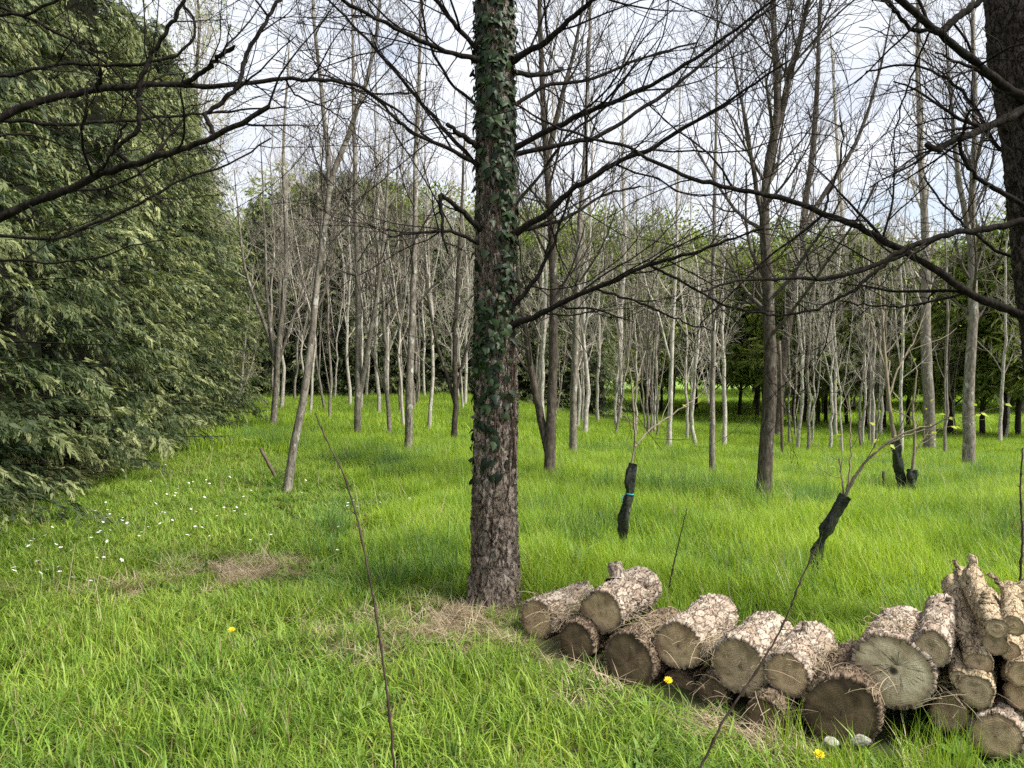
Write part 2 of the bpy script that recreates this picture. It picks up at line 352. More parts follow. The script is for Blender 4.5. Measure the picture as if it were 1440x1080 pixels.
# ------------------------------------------------------------------ grass
def blades(n, rad, h, wid, lean, seed, segs=3, flat=0., hvar=.45):
    r = np.random.default_rng(seed)
    a = r.random(n)*6.283; q = np.sqrt(r.random(n))*rad
    base = np.stack([q*np.cos(a), q*np.sin(a), np.full(n, -.01)], -1)
    az = a*.5+r.random(n)*6.283; hd = np.stack([np.cos(az), np.sin(az), 0*az], -1); side = np.stack([-np.sin(az), np.cos(az), 0*az], -1)
    hh = h*r.uniform(1-hvar, 1+hvar*.7, n); ln = lean*r.uniform(.2, 1.6, n)
    ts = np.linspace(0, 1, segs+1); V = []
    for s in ts:
        th = ln*s
        up = (hh*s*(1-.35*ln*s))*(1-flat)
        out_ = hh*(ln*.75*s*s+flat*s)
        c = base+hd*out_[:, None]+np.array([0, 0, 1.])*np.maximum(up, -.005)[:, None]
        ww = wid*r.uniform(.8, 1.2, n)*(1-s**1.6)*.5
        V.append(c-side*ww[:, None]); V.append(c+side*ww[:, None])
    V = np.stack(V, 1); k = V.shape[1]
    i0 = np.arange(n)[:, None]*k
    Q = np.concatenate([i0+np.array([[2*j, 2*j+1, 2*j+3, 2*j+2]]) for j in range(segs)])
    sh = np.repeat(r.random(n), k); dr = np.repeat(r.random(n), k)
    return V.reshape(-1, 3), Q, {'shade': sh, 'dry': dr}
def src(name, m, *a, **k):
    V, Q, at_ = blades(*a, **k); return bpy.data.objects.new(name, mesh_np(name, V, Q, m, at_))
LAWN = [src('lawn_tuft', M_LAWN, 62, .12, .125, .0080, 1.0, 100+i, hvar=.6) for i in range(5)]
MEAD = [src('meadow_tuft', M_MEAD, 84, .14, .27, .0062, .62, 200+i, hvar=.62) for i in range(5)]
FARG = [src('far_tuft', M_MEAD, 110, .40, .27, .016, .5, 300+i, segs=2) for i in range(4)]
TUSS = [src('tussock', M_TUSS, 90, .16, .34, .0062, .8, 250+i, hvar=.5) for i in range(3)]
STLK = [src('seed_stalk', M_DRY, 5, .14, .42, .0035, .5, 270+i) for i in range(3)]
WEED = [src('weed_rosette', M_WEED, 10, .035, .13, .034, 1.7, 290+i, segs=4) for i in range(3)]
DRYS = [src('dry_tuft', M_DRY, 60, .15, .14, .0042, 1.0, 400+i, flat=.62) for i in range(4)]
def scatter(name, srcs, P, scale, r, tilt=.12, label=None, cat=None):
    n = len(P)
    me = bpy.data.meshes.new(name); me.vertices.add(n); me.vertices.foreach_set('co', np.asarray(P, np.float32).ravel())
    a = me.attributes.new('spin', 'FLOAT_VECTOR', 'POINT')
    a.data.foreach_set('vector', np.stack([r.normal(0, tilt, n), r.normal(0, tilt, n), r.random(n)*6.283], -1).astype(np.float32).ravel())
    a = me.attributes.new('size', 'FLOAT_VECTOR', 'POINT'); s = np.asarray(scale, np.float32)
    if s.ndim == 1: s = np.stack([s, s, s], -1)
    a.data.foreach_set('vector', np.ascontiguousarray(s).ravel())
    a = me.attributes.new('pick', 'INT', 'POINT'); a.data.foreach_set('value', r.integers(0, len(srcs), n).astype(np.int32))
    o = link(name, me); o['kind'] = 'stuff'
    if label: tag(o, label, cat)
    ng = bpy.data.node_groups.new(name, 'GeometryNodeTree')
    ng.interface.new_socket('Geometry', in_out='INPUT', socket_type='NodeSocketGeometry')
    ng.interface.new_socket('Geometry', in_out='OUTPUT', socket_type='NodeSocketGeometry')
    gi = ng.nodes.new('NodeGroupInput'); go = ng.nodes.new('NodeGroupOutput')
    iop = ng.nodes.new('GeometryNodeInstanceOnPoints'); g2i = ng.nodes.new('GeometryNodeGeometryToInstance')
    for s_ in srcs:
        oi = ng.nodes.new('GeometryNodeObjectInfo'); oi.inputs['Object'].default_value = s_
        ng.links.new(oi.outputs['Geometry'], g2i.inputs[0])
    def na(nm, ty):
        q = ng.nodes.new('GeometryNodeInputNamedAttribute'); q.data_type = ty; q.inputs['Name'].default_value = nm; return q.outputs['Attribute']
    e2r = ng.nodes.new('FunctionNodeEulerToRotation'); ng.links.new(na('spin', 'FLOAT_VECTOR'), e2r.inputs[0])
    ng.links.new(gi.outputs[0], iop.inputs['Points']); ng.links.new(g2i.outputs[0], iop.inputs['Instance'])
    iop.inputs['Pick Instance'].default_value = True
    ng.links.new(na('pick', 'INT'), iop.inputs['Instance Index']); ng.links.new(e2r.outputs[0], iop.inputs['Rotation'])
    ng.links.new(na('size', 'FLOAT_VECTOR'), iop.inputs['Scale']); ng.links.new(iop.outputs[0], go.inputs[0])
    md = o.modifiers.new('tufts', 'NODES'); md.node_group = ng
    return o
def wedge(y0, y1, dens, half=.85, pad=.8, r=rng):
    """random ground points in the ground the place shows, y0..y1 metres out"""
    n = int(dens*((y1-y0)*(half*(y0+y1)+2*pad)))
    y = np.sqrt(r.random(n)*(y1*y1-y0*y0)+y0*y0); x = (r.random(n)*2-1)*(half*y+pad)
    return x, y
def patchy(x, y, s, sd=0):
    return .5+.25*(np.sin(x*s+sd)*np.cos(y*s*1.3+sd*2)+np.sin(x*s*2.3+y*s*1.7+sd*3)*.7+np.sin(y*s*3.1-x*s*2.1+sd)*.5)
def tallness(x, y):
    """0 lawn .. 1 lush meadow"""
    edge = -1.3+.25*np.sin(y*1.7)+.5*smooth(6.5, 9, y)*-1-3.5*smooth(9, 15, y)
    a = smooth(edge-.5, edge+1.1, x)*smooth(4.3+.0*x, 5.6, y+.45*np.clip(x, 0, 2.5)+.25*np.sin(x*3))
    return np.clip(a, 0, 1)
def hedge_x(y): return np.interp(y, [2, 7, 8.65, 11.2, 15.7, 23, 27], [-4.9, -4.75, -4.9, -5.2, -6.1, -8.3, -9.6])
def clear(x, y):
    return ((x-TREE[0])**2+(y-TREE[1])**2 > .19**2) & (x > hedge_x(y)-.35)
LOGLINE = np.array([[-.02, 4.4], [.3, 3.98], [.58, 3.7], [.9, 3.42], [1.08, 3.2], [1.35, 3.04], [1.95, 2.93], [2.6, 2.85]])
def behind_front(x, y): return y-np.interp(x, LOGLINE[:, 0], LOGLINE[:, 1])
def in_logs(x, y):
    s = behind_front(x, y); return (x > -.02) & (s > -.03) & (s < .50)
r = np.random.default_rng(31)
Ps, Ss = [], []
x, y = wedge(1.2, 5.5, 95, .85, .6, r); t_ = tallness(x, y); bm = bare_mask(x, y)
k = clear(x, y) & ~in_logs(x, y) & (r.random(len(x)) > t_*.85) & (r.random(len(x)) > bm*1.15)
Ps.append(np.stack([x, y, gz(x, y)], -1)[k])
hs = (.75+.75*patchy(x, y, 2.1, 1)**1.5)*(1-.55*bm)*(1-.5*np.exp(-((behind_front(x, y)+.12)/.2)**2)*(x > -.1))*(1-.35*smooth(4.4, 5.4, y)*(x < -1))
Ss.append(np.stack([np.full(len(x), 1.), np.full(len(x), 1.), hs], -1)[k]*r.uniform(.85, 1.25, (k.sum(), 1)))
x, y = wedge(5.5, 13, 60, .80, .6, r); t_ = tallness(x, y); bm = bare_mask(x, y)
k = clear(x, y) & (r.random(len(x)) > t_*.95) & (r.random(len(x)) > bm*1.15)
Ps.append(np.stack([x, y, gz(x, y)], -1)[k]); hs = (.55+.55*patchy(x, y, 1.3, 2))*(1-.5*bm)
Ss.append(np.stack([np.full(len(x), 1.2), np.full(len(x), 1.2), hs], -1)[k])
P = np.concatenate(Ps); S = np.concatenate(Ss)
scatter('lawn_grass', LAWN, P, S, r, label='short green lawn grass in tufts across the foreground', cat='grass')
x, y = wedge(3.2, 14, 60, .78, .6, r); t_ = tallness(x, y); bm = bare_mask(x, y)
k = clear(x, y) & ~in_logs(x, y) & (r.random(len(x)) < t_*1.05) & (r.random(len(x)) > bm*1.1)
P = np.stack([x, y, gz(x, y)], -1)[k]
S = np.stack([np.full(len(x), 1.1), np.full(len(x), 1.1), (.55+.65*patchy(x, y, 1.4, 4))*(.55+.5*t_)], -1)[k]
x, y = r.uniform(1.0, 3.0, 26), r.uniform(2.55, 3.05, 26); kk = behind_front(x, y) < -.03        # long blades before the pile
P = np.concatenate([P, np.stack([x, y, gz(x, y)], -1)[kk]]); S = np.concatenate([S, np.tile([.6, .6, .9], (kk.sum(), 1))])
scatter('meadow_grass', MEAD, P, S, r, label='long lush bright green grass around the trees', cat='grass')
x, y = wedge(4.6, 15, 16, .78, .6, r); t_ = tallness(x, y); pt = patchy(x, y, .9, 9)
k = clear(x, y) & ~in_logs(x, y) & (r.random(len(x)) < t_*smooth(.5, .75, pt))
P = np.stack([x, y, gz(x, y)], -1)[k]
scatter('tussock_grass', TUSS, P, np.stack([np.full(len(P), 1.), np.full(len(P), 1.), r.uniform(.6, 1.35, len(P))], -1), r, .15, 'cooler blue-green tussocks standing out of the bright meadow', 'grass')
x, y = wedge(4.2, 12, 5, .78, .6, r); k = clear(x, y) & ~in_logs(x, y) & (r.random(len(x)) < .25+.75*tallness(x, y))
P = np.stack([x, y, gz(x, y)], -1)[k]
scatter('seed_stalks', STLK, P, r.uniform(.6, 1.2, len(P)), r, .18, 'thin pale dry stalks standing among the meadow grass', 'dry grass')
x, y = wedge(1.8, 11, 9, .8, .5, r); k = clear(x, y) & ~in_logs(x, y) & (patchy(x, y, 1.1, 3) > .45)
P = np.stack([x, y, gz(x, y)], -1)[k]; sw = r.uniform(.5, 1.15, len(P))*(1+.7*tallness(x, y)[k])
scatter('lawn_weeds', WEED, P, sw, r, .1, 'low broad-leaved weeds dotted through the grass', 'weeds')
x, y = wedge(12.5, 34, 13, .80, 1, r); k = x > hedge_x(y)-.4
x2, y2 = wedge(34, 75, 2.2, .8, 1, r)
x, y = np.concatenate([x[k], x2]), np.concatenate([y[k], y2])
P = np.stack([x, y, gz(x, y)], -1); s = np.where(y > 34, 1.6, 1.)
scatter('far_grass', FARG, P, np.stack([s, s, (.65+.5*patchy(x, y, .9, 6))], -1), r, label='bright sunlit grass running back between the pale trees', cat='grass')
x, y = wedge(2.2, 6.5, 330, .8, .4, r); bm = bare_mask(x, y)
k = clear(x, y) & ~in_logs(x, y) & (r.random(len(x)) < bm*.85)
P = np.stack([x, y, gz(x, y)+.004], -1)[k]
scatter('dry_grass', DRYS, P, r.uniform(.5, 1.1, len(P)), r, .25, 'straw-coloured dead grass on the worn earth by the trunk', 'dry grass')

# ------------------------------------------------------------------ conifer hedge
def spray_base():
    V, Fc = [], []
    def leaf(p, d, l, w_):
        s = np.array([-d[1], d[0], 0]); i = len(V)
        V.extend([p, p+d*l*.45+s*w_, p+d*l, p+d*l*.45-s*w_]); Fc.append([i, i+1, i+2, i+3])
    for k in range(5):
        q = .10+.17*k; l = .58*(1-.62*q)
        for s in (-1, 1):
            a = math.radians(40-10*q)*s
            leaf(np.array([q+.03*s, 0, 0]), np.array([math.cos(a), math.sin(a), 0]), l, .042)
    leaf(np.array([.0, 0, 0]), np.array([1., 0, 0]), 1.14, .040)
    V = np.array(V); V[:, 2] -= .30*V[:, 0]**2+.55*V[:, 1]**2
    return V, np.array(Fc)
SPV, SPF = spray_base()
def place_sprays(P, D, U, S, r):
    """P tip-root points, D directions, U approximate up normals, S sizes"""
    D = nrm(D); Y_ = nrm(np.cross(U, D)); Zv = np.cross(D, Y_)
    n, v = len(P), len(SPV)
    W = np.repeat(SPV[None], n, 0)+r.normal(0, .045, (n, v, 3)); W[..., 1] *= r.uniform(.45, 1.15, (n, 1)); W[..., 1] += r.normal(0, .25, (n, 1))*W[..., 0]**2
    W[..., 2] -= r.normal(.10, .22, (n, 1))*W[..., 0]**2
    V = P[:, None]+S[:, None, None]*(W[..., 0:1]*D[:, None]+W[..., 1:2]*Y_[:, None]+W[..., 2:3]*Zv[:, None])
    Fc = (np.arange(n)[:, None, None]*v+SPF[None]).reshape(-1, 4)
    return V.reshape(-1, 3), Fc
def column_crown(seed, H, rad, boughs, per, m, size=(.2, .36), shape=lambda q: (1-q)**.62, z0=.05):
    r = np.random.default_rng(seed)
    q = r.random(boughs)**.92; q = np.sort(q)
    az = np.arange(boughs)*2.39996+r.normal(0, .3, boughs)
    lump = 1+.16*np.sin(az*3+q*9+seed)+.12*np.sin(az*5-q*17)
    R_ = rad*shape(q)*lump*r.uniform(.60, 1.12, boughs)+.12
    z = z0+q*(H-z0)
    o = np.stack([np.cos(az), np.sin(az), 0*az], -1)
    tipd = nrm(o+np.stack([-np.sin(az), np.cos(az), 0*az], -1)*r.normal(0, .3, (boughs, 1))+np.stack([0*az, 0*az, r.normal(-.20, .26, boughs)], -1))
    tip = o*R_[:, None]; tip[:, 2] = z
    root = tip-tipd*np.minimum(R_*.8, .85)[:, None]
    k = np.tile(np.linspace(.08, 1, per), (boughs, 1))+r.normal(0, .04, (boughs, per))
    P = root[:, None]+(tip-root)[:, None]*k[..., None]
    side = np.cross(np.array([0, 0, 1.]), tipd)
    sgn = np.where(np.arange(per) % 2 == 0, 1, -1)[None]*r.uniform(.25, 1.1, (boughs, per))*(1.25-k)
    D = tipd[:, None]+side[:, None]*sgn[..., None]+r.normal(0, .14, (boughs, per, 3)); D[..., 2] -= .30*k
    P = P+side[:, None]*(sgn*.15)[..., None]; P[..., 2] += r.normal(0, .03, (boughs, per))-.06*k**2
    roll = r.normal(0, .45, (boughs, 1))+r.normal(0, .30, (boughs, per))
    U = np.array([0, 0, 1.])+side[:, None]*roll[..., None]+o[:, None]*.35
    sh = np.clip(.22+.58*k**1.5+r.normal(0, .14, (boughs, per))+r.normal(0, .14, (boughs, 1)), 0, 1)   # lit tips and dark gaps put into the colour, darker inward along each bough
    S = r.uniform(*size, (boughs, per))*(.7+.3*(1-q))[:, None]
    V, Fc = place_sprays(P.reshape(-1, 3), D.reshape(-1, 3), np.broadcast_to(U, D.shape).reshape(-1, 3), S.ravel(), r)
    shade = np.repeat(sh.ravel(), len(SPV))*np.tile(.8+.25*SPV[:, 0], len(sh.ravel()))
    # bough wood inside
    bp = np.stack([np.stack([0*az, 0*az, z-.05], -1), root*.5+np.stack([0*az, 0*az, z*.5], -1), tip-tipd*.15], 1)
    wv, wq = tubes(bp[::2], np.tile([.018, .012, .005], (len(bp[::2]), 1)), 3)
    # added lumpy core blocks see-through; interior dark of old twigs put into its colour
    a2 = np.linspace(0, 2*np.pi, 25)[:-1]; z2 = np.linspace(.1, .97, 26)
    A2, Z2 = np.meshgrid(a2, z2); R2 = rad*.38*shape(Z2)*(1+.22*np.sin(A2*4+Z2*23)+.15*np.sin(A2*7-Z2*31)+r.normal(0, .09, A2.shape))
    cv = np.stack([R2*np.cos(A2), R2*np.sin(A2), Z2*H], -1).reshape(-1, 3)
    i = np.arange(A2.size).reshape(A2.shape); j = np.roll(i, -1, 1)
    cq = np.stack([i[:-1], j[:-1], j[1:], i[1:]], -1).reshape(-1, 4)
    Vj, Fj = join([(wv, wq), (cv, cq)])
    return mesh_np('crown', V, Fc, m, {'shade': shade}, False), mesh_np('boughs_dark_core', Vj, Fj, M_INNER, None, False)
def trunk_mesh(H, r0, m, sides=8, wob=.03, seed=0, r1=.2):
    r = np.random.default_rng(seed); z = np.linspace(-.15, H, 12)
    p = np.stack([np.cumsum(r.normal(0, wob, 12))*.5, np.cumsum(r.normal(0, wob, 12))*.5, z], -1); p[:, :2] -= p[1, :2]
    V, Q = tubes(p[None], (r0*np.linspace(1.1, r1, 12))[None], sides)
    return mesh_np('trunk', V, Q, m)
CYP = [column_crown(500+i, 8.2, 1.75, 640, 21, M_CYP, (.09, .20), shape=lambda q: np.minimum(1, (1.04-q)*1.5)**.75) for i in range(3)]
CYPT = trunk_mesh(7.4, .14, M_DARKB)
r = np.random.default_rng(5)
hl = ['nearest cypress at the left edge of the picture, lowest sprays brushing the daisy lawn',
      'second cypress of the left hedge, behind the thick bare branches from the left']
ys = np.concatenate([np.arange(3.6, 16, 1.35), np.arange(16.3, 27.5, 1.6)])
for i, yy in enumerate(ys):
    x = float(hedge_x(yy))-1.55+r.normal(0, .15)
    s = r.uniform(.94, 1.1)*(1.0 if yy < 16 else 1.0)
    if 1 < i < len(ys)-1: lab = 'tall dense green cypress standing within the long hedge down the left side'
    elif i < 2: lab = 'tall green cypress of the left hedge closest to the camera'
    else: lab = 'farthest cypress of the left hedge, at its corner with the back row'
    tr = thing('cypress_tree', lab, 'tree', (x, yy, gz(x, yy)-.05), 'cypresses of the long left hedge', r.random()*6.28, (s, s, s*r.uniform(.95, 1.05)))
    link('trunk', CYPT, tr); link('boughs_dark_core', CYP[i % 3][1], link('crown', CYP[i % 3][0], tr))
for i, x in enumerate(np.arange(-10.4, 3.5, 1.25)):
    yy = 31.5+.10*(x+10)+r.normal(0, .4)
    s = r.uniform(.82, 1.0)*(1.16 if x < -6 else .98 if x < -2 else .86)
    tr = thing('cypress_tree', 'dark evergreen in the back row closing the glade behind the pale trunks', 'tree', (x, yy, gz(x, yy)-.1), 'evergreens of the back row', r.random()*6.28, (s*1.05, s*1.05, s))
    link('trunk', CYPT, tr); link('boughs_dark_core', CYP[(i*2+1) % 3][1], link('crown', CYP[(i*2+1) % 3][0], tr))

# ------------------------------------------------------------------ far woodland
def blob_crown(seed, H, z0, rad, lobes, per, m, size, kind='spray', flatten=.7):
    """crown of many small sprays or leaves gathered in uneven clumps on limbs"""
    r = np.random.default_rng(seed)
    az = np.arange(lobes)*2.39996+r.normal(0, .4, lobes); q = (np.arange(lobes)+.5)/lobes
    R_ = rad*np.sqrt(np.clip(1-(2*q-.75)**2/1.6, .05, 1))*r.uniform(.35, 1.0, lobes)
    C = np.stack([R_*np.cos(az), R_*np.sin(az), z0+q*(H-z0)+r.normal(0, .2, lobes)], -1)
    lr = rad*r.uniform(.26, .46, lobes)
    d = nrm(r.normal(0, 1, (lobes, per, 3))); d[..., 2] = d[..., 2]*.9+.15
    rr = r.random((lobes, per))**.45
    P = C[:, None]+d*np.array([1, 1, flatten])*(lr[:, None]*rr)[..., None]
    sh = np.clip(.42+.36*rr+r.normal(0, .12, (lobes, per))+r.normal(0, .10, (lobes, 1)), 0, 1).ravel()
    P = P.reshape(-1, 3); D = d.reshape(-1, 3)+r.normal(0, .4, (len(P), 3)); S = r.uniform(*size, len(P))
    if kind == 'spray':
        V, Fc = place_sprays(P, D, np.array([0, 0, 1.])+r.normal(0, .5, (len(P), 3)), S, r); nv = len(SPV)
    else:
        D = nrm(D); A = nrm(np.cross(D, r.normal(0, 1, D.shape))); nv = 4; s = S[:, None]
        V = np.stack([P, P+D*s*.5+A*s*.34, P+D*s, P+D*s*.5-A*s*.34], 1).reshape(-1, 3); Fc = np.arange(len(V)).reshape(-1, 4)
    limb = np.stack([np.stack([0*q, 0*q, np.maximum(C[:, 2]-.9, z0*.6)], -1), C*np.array([.5, .5, 1])-np.array([0, 0, .25]), C], 1)
    wv, wq = tubes(limb, np.tile([.045, .03, .012], (lobes, 1)), 4)
    Vj, Fj = join([(V, Fc), (wv, wq)])
    return mesh_np('crown', Vj, Fj, m, {'shade': np.concatenate([np.repeat(sh, nv), np.zeros(len(wv))])}, False)
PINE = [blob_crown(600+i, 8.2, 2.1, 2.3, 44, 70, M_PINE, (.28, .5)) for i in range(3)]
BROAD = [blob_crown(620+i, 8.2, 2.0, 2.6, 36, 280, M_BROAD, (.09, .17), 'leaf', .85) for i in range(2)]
PTR = [trunk_mesh(6.8, .115, M_DARKB, 8, .07, 40+i) for i in range(3)]
BTR = trunk_mesh(6.5, .15, M_GREYB, 8, .06, 50)
r = np.random.default_rng(9)
for i, (px, py, s) in enumerate([(1065, 591, .85), (1117, 597, 1.), (1131, 600, .8), (1150, 600, .9), (1161, 599, .85), (1173, 602, .9), (1190, 602, .8), (1216, 606, 1.),
                    (1226, 608, .9), (1243, 607, .85), (1277, 603, .9), (1336, 614, 1.), (1381, 617, 1.05), (1413, 620, 1.05), (1431, 619, .95), (1000, 586, .8), (903, 582, .9), (930, 583, .8), (1040, 588, .85)]):
    f = foot(px, py); sc = s*r.uniform(.9, 1.05)
    lab = 'dark-trunked pine of the shady row with the sunny field showing between the stems'
    tr = thing('pine_tree', lab, 'tree', f, 'dark pines along the right back', r.random()*6.28, (sc*.95, sc*.95, .95*r.uniform(.9, 1.05)))
    link('trunk', PTR[i % 3], tr); link('crown', PINE[i % 3], tr)
# trees beyond the row
spots = []
for x in np.arange(-14, 32, 1.9): spots.append((x+r.normal(0, .5), 39+r.normal(0, 1.2)+max(0, x-5)*.15))
for x in np.arange(-4, 36, 2.0): spots.append((x+r.normal(0, .6), 48+r.normal(0, 1.5)))
for x in np.arange(-22, 48, 3.0): spots.append((x+r.normal(0, .8), 66+r.normal(0, 3)))
for i, (x, yy) in enumerate(spots):
    front = yy < 55
    if front and 4 < x and yy < 44 and r.random() < .25: continue
    br = r.random() < (.62 if x > -2 else .2)
    sc = r.uniform(.88, 1.12)*(1.16 if front else 1.4)
    if br: lab, nm, gp = 'rounded fresh yellow-green tree crown rising behind the bare trunks', 'broadleaf_tree', 'fresh green trees at the back'
    elif front: lab, nm, gp = 'mid green pine crown in the woodland behind the pale trunks', 'pine_tree', 'woodland pines at the back'
    else: lab, nm, gp = 'distant dark pine in the belt beyond the sunny field', 'pine_tree', 'pines beyond the field'
    tr = thing(nm, lab, 'tree', (x, yy, gz(x, yy)-.1), gp, r.random()*6.28, (sc, sc, sc*.98))
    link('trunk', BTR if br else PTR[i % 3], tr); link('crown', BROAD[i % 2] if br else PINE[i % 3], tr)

# ------------------------------------------------------------------ orchard of bare young trees
def lift(pts, D, r, dz=.0):
    """a line seen in the photo, at its own distance, with a little wander in depth"""
    p = catmull([at(px, py, D) for px, py in pts], 3)
    wander = np.cumsum(r.normal(0, .03, len(p))); p[:, 1] += wander-wander[0]
    p[:, 0] += r.normal(0, .004*D/9, len(p)); return p
def resample(p, k):
    s = np.concatenate([[0], np.cumsum(np.linalg.norm(np.diff(p, axis=0), axis=1))]); q = np.linspace(0, s[-1], k)
    return np.stack([np.interp(q, s, p[:, j]) for j in range(3)], -1)
def twiggery(stems, r, nb=24, t0=.22, blen=1.5, m=M_TWIGG, ang=.75, up=.75, n2=7, n3=4, rmin=.0028):
    """limbs, branches and twigs grown on the stems [(path, radii)]"""
    parts = []; tips = []
    for p, R, share in stems:
        n = max(3, int(nb*share))
        b1, r1 = grow(p[None], R[None], n, t0, .98, ang, lambda t: blen*(1.15-.75*t), 8, up, .10, .42, rmin*1.3, .35, r)
        b2, r2 = grow(b1, r1, n2, .2, .97, .75, .42*blen*.8, 6, .45, .11, .6, rmin, .5, r)
        b3, r3 = grow(b2, r2, n3, .2, 1., .7, .17*blen, 4, .35, .12, .7, rmin*.8, .7, r)
        parts += [tubes(b1, r1, 5), tubes(b2, r2, 4), tubes(b3, r3, 3)]; tips += [b3[:, -1], b2[:, -1]]
    V, Q = join(parts); return V, Q, np.concatenate(tips)
def quads_at(P, S, r, up=.3):
    D = nrm(r.normal(0, 1, P.shape)+np.array([0, 0, up])); A = nrm(np.cross(D, r.normal(0, 1, P.shape))); s = np.asarray(S)[:, None]
    C = np.cross(D, A)*s*.12
    V = np.stack([P, P+D*s*.5+A*s*.34+C, P+D*s, P+D*s*.5-A*s*.34+C], 1).reshape(-1, 3)
    return V, np.arange(len(V)).reshape(-1, 4), np.repeat(r.random(len(P)), 4)
def orchard_tree(label, pts, wpx, forks=(), mt=M_GREYB, mw=M_TWIGG, seed=0, nb=24, t0=.25, blen=1.5, group=None, wtop=.22, n2=7, n3=4, up=.75, leaves=0):
    r = np.random.default_rng(seed); fy = pts[0][1]+max(0, .15*(pts[0][1]-560)); f = foot(pts[0][0], fy); D = f[1]      # the foot stands in grass, a little below the lowest visible bark
    pts = [(pts[0][0], fy)]+list(pts[1:])
    top = pts[-1]
    p = resample(lift(pts, D, r), 26); p[:, 1] += D-p[0, 1]; p = np.vstack([p[0]-[0, 0, .12], p])
    r0 = wpx/F*D*.44
    R = r0*np.interp(np.linspace(0, 1, len(p)), [0, .05, .12, 1], [1.45, 1.12, 1, wtop])*(1+r.normal(0, .025, len(p)))
    stems = [(p-f, R, 1.)]; parts = [tubes((p-f)[None], R[None], 10)]
    for fp, fw in forks:
        q = resample(lift(fp, D, r), 20); k = np.argmin(np.linalg.norm(p-q[0], axis=1)); q += (p[k]-q[0])*np.linspace(1, 0, 20)[:, None]
        fr = fw/F*D*.5*np.linspace(1, .22, 20); stems.append((q-f, fr, .7)); parts.append(tubes((q-f)[None], fr[None], 8))
    tr = thing('bare_tree', label, 'tree', f, group)
    V, Q = join(parts); link('trunk', mesh_np('trunk', V, Q, mt), tr)
    V, Q, tips = twiggery(stems, r, nb, t0, blen, mw, n2=n2, n3=n3, up=up); link('crown', mesh_np('crown', V, Q, mw), tr)
    if leaves:
        k = r.choice(len(tips), min(leaves, len(tips)), False)
        V, Q, sh = quads_at(tips[k], r.uniform(.03, .06, len(k)), r); link('young_leaves', mesh_np('young_leaves', V, Q, M_BUD, {'shade': sh}, False), tr)['kind'] = 'stuff'
    return tr
orchard_tree('leaning grey tree with a broken stake and net at its foot, left of centre', [(404, 676), (409, 640), (428, 545), (442, 420), (455, 310), (461, 265), (452, 150), (440, 20), (436, -160)], 13,
    [([(461, 270), (478, 225), (505, 150), (530, 50), (545, -90)], 9)], M_MIDB, M_TWIGG, seed=11, nb=18, t0=.3, blen=1.3)
orchard_tree('slim pale tree forking low into a vase, nearest the hedge corner', [(383, 602), (386, 560), (388, 515), (396, 440), (402, 330), (398, 200), (405, 60)], 10,
    [([(387, 530), (370, 460), (350, 400), (338, 330), (330, 240)], 6), ([(388, 520), (376, 430), (372, 340), (368, 200)], 6), ([(388, 515), (408, 455), (425, 400), (440, 320)], 5)], M_MIDB, M_TWIGL, 12, 14, .35, 1.3)
orchard_tree('straight slim grey tree just right of the leaning one', [(503, 610), (504, 540), (503, 430), (500, 300), (497, 180), (495, 40), (492, -80)], 11,
    [([(503, 560), (518, 490), (532, 410), (545, 290), (550, 170)], 8)], M_MIDB, M_TWIGG, 13, 20, .3, 1.5)
orchard_tree('straight pale tree in the open grass left of the ivy-clad trunk', [(573, 632), (577, 560), (580, 470), (584, 360), (585, 220), (590, 90), (592, -120)], 12, (), M_MIDB, M_TWIGG, 14, 24, .28, 1.5)
orchard_tree('small vase-shaped grey tree beside the left edge of the ivy-clad trunk', [(639, 622), (640, 585), (641, 560), (640, 480), (644, 390), (650, 260), (655, 130)], 10,
    [([(641, 565), (628, 520), (612, 470), (600, 400), (596, 300)], 6), ([(641, 560), (655, 500), (668, 450), (690, 380)], 5)], M_GREYB, M_TWIGL, 15, 14, .3, 1.2)
orchard_tree('twin-stemmed dark grey tree just right of the ivy-clad trunk', [(772, 662), (775, 600), (779, 500), (778, 380), (771, 250), (763, 130), (758, -20), (752, -200)], 17,
    [([(768, 655), (757, 600), (746, 540), (737, 470), (728, 390), (724, 300)], 13), ([(771, 240), (790, 150), (812, 60), (825, -40)], 9)], M_GREYB, M_TWIGG, 16, 24, .3, 1.6)
orchard_tree('slender lichen-spotted tree behind the twin-stemmed one', [(805, 637), (806, 570), (809, 470), (812, 370), (819, 240), (826, 100), (832, -80)], 12, (), M_MIDB, M_TWIGG, 17, 22, .3, 1.5)
orchard_tree('thin straight pole-like tree in the middle of the right meadow', [(1000, 667), (1001, 600), (1004, 500), (1007, 380), (1011, 240), (1014, 100), (1018, -60)], 9, (), M_MIDB, M_TWIGG, 18, 18, .25, 1.1)
orchard_tree('stout grey tree at right of centre forking high into two', [(1075, 697), (1080, 620), (1084, 540), (1082, 420), (1076, 300), (1084, 230), (1095, 150), (1092, 60), (1086, -120)], 23,
    [([(1086, 225), (1104, 165), (1122, 90), (1138, 0), (1150, -100)], 13), ([(1077, 310), (1062, 240), (1044, 160), (1020, 60)], 8)], M_GREYB, M_TWIGG, 19, 26, .3, 1.8)
orchard_tree('leaning tree close behind the stout forked one', [(1092, 610), (1098, 560), (1110, 450), (1126, 340), (1138, 250), (1148, 130), (1153, 0), (1158, -120)], 14,
    [([(1126, 340), (1165, 270), (1200, 210), (1230, 120), (1255, 10)], 8)], M_GREYB, M_TWIGG, 20, 22, .3, 1.7)
orchard_tree('thick straight grey tree near the right edge of the meadow', [(1363, 657), (1364, 600), (1363, 520), (1367, 400), (1366, 270), (1370, 120), (1374, -60)], 18,
    [([(1365, 340), (1348, 250), (1335, 150), (1325, 30)], 9)], M_MIDB, M_TWIGG, 21, 26, .3, 1.8)
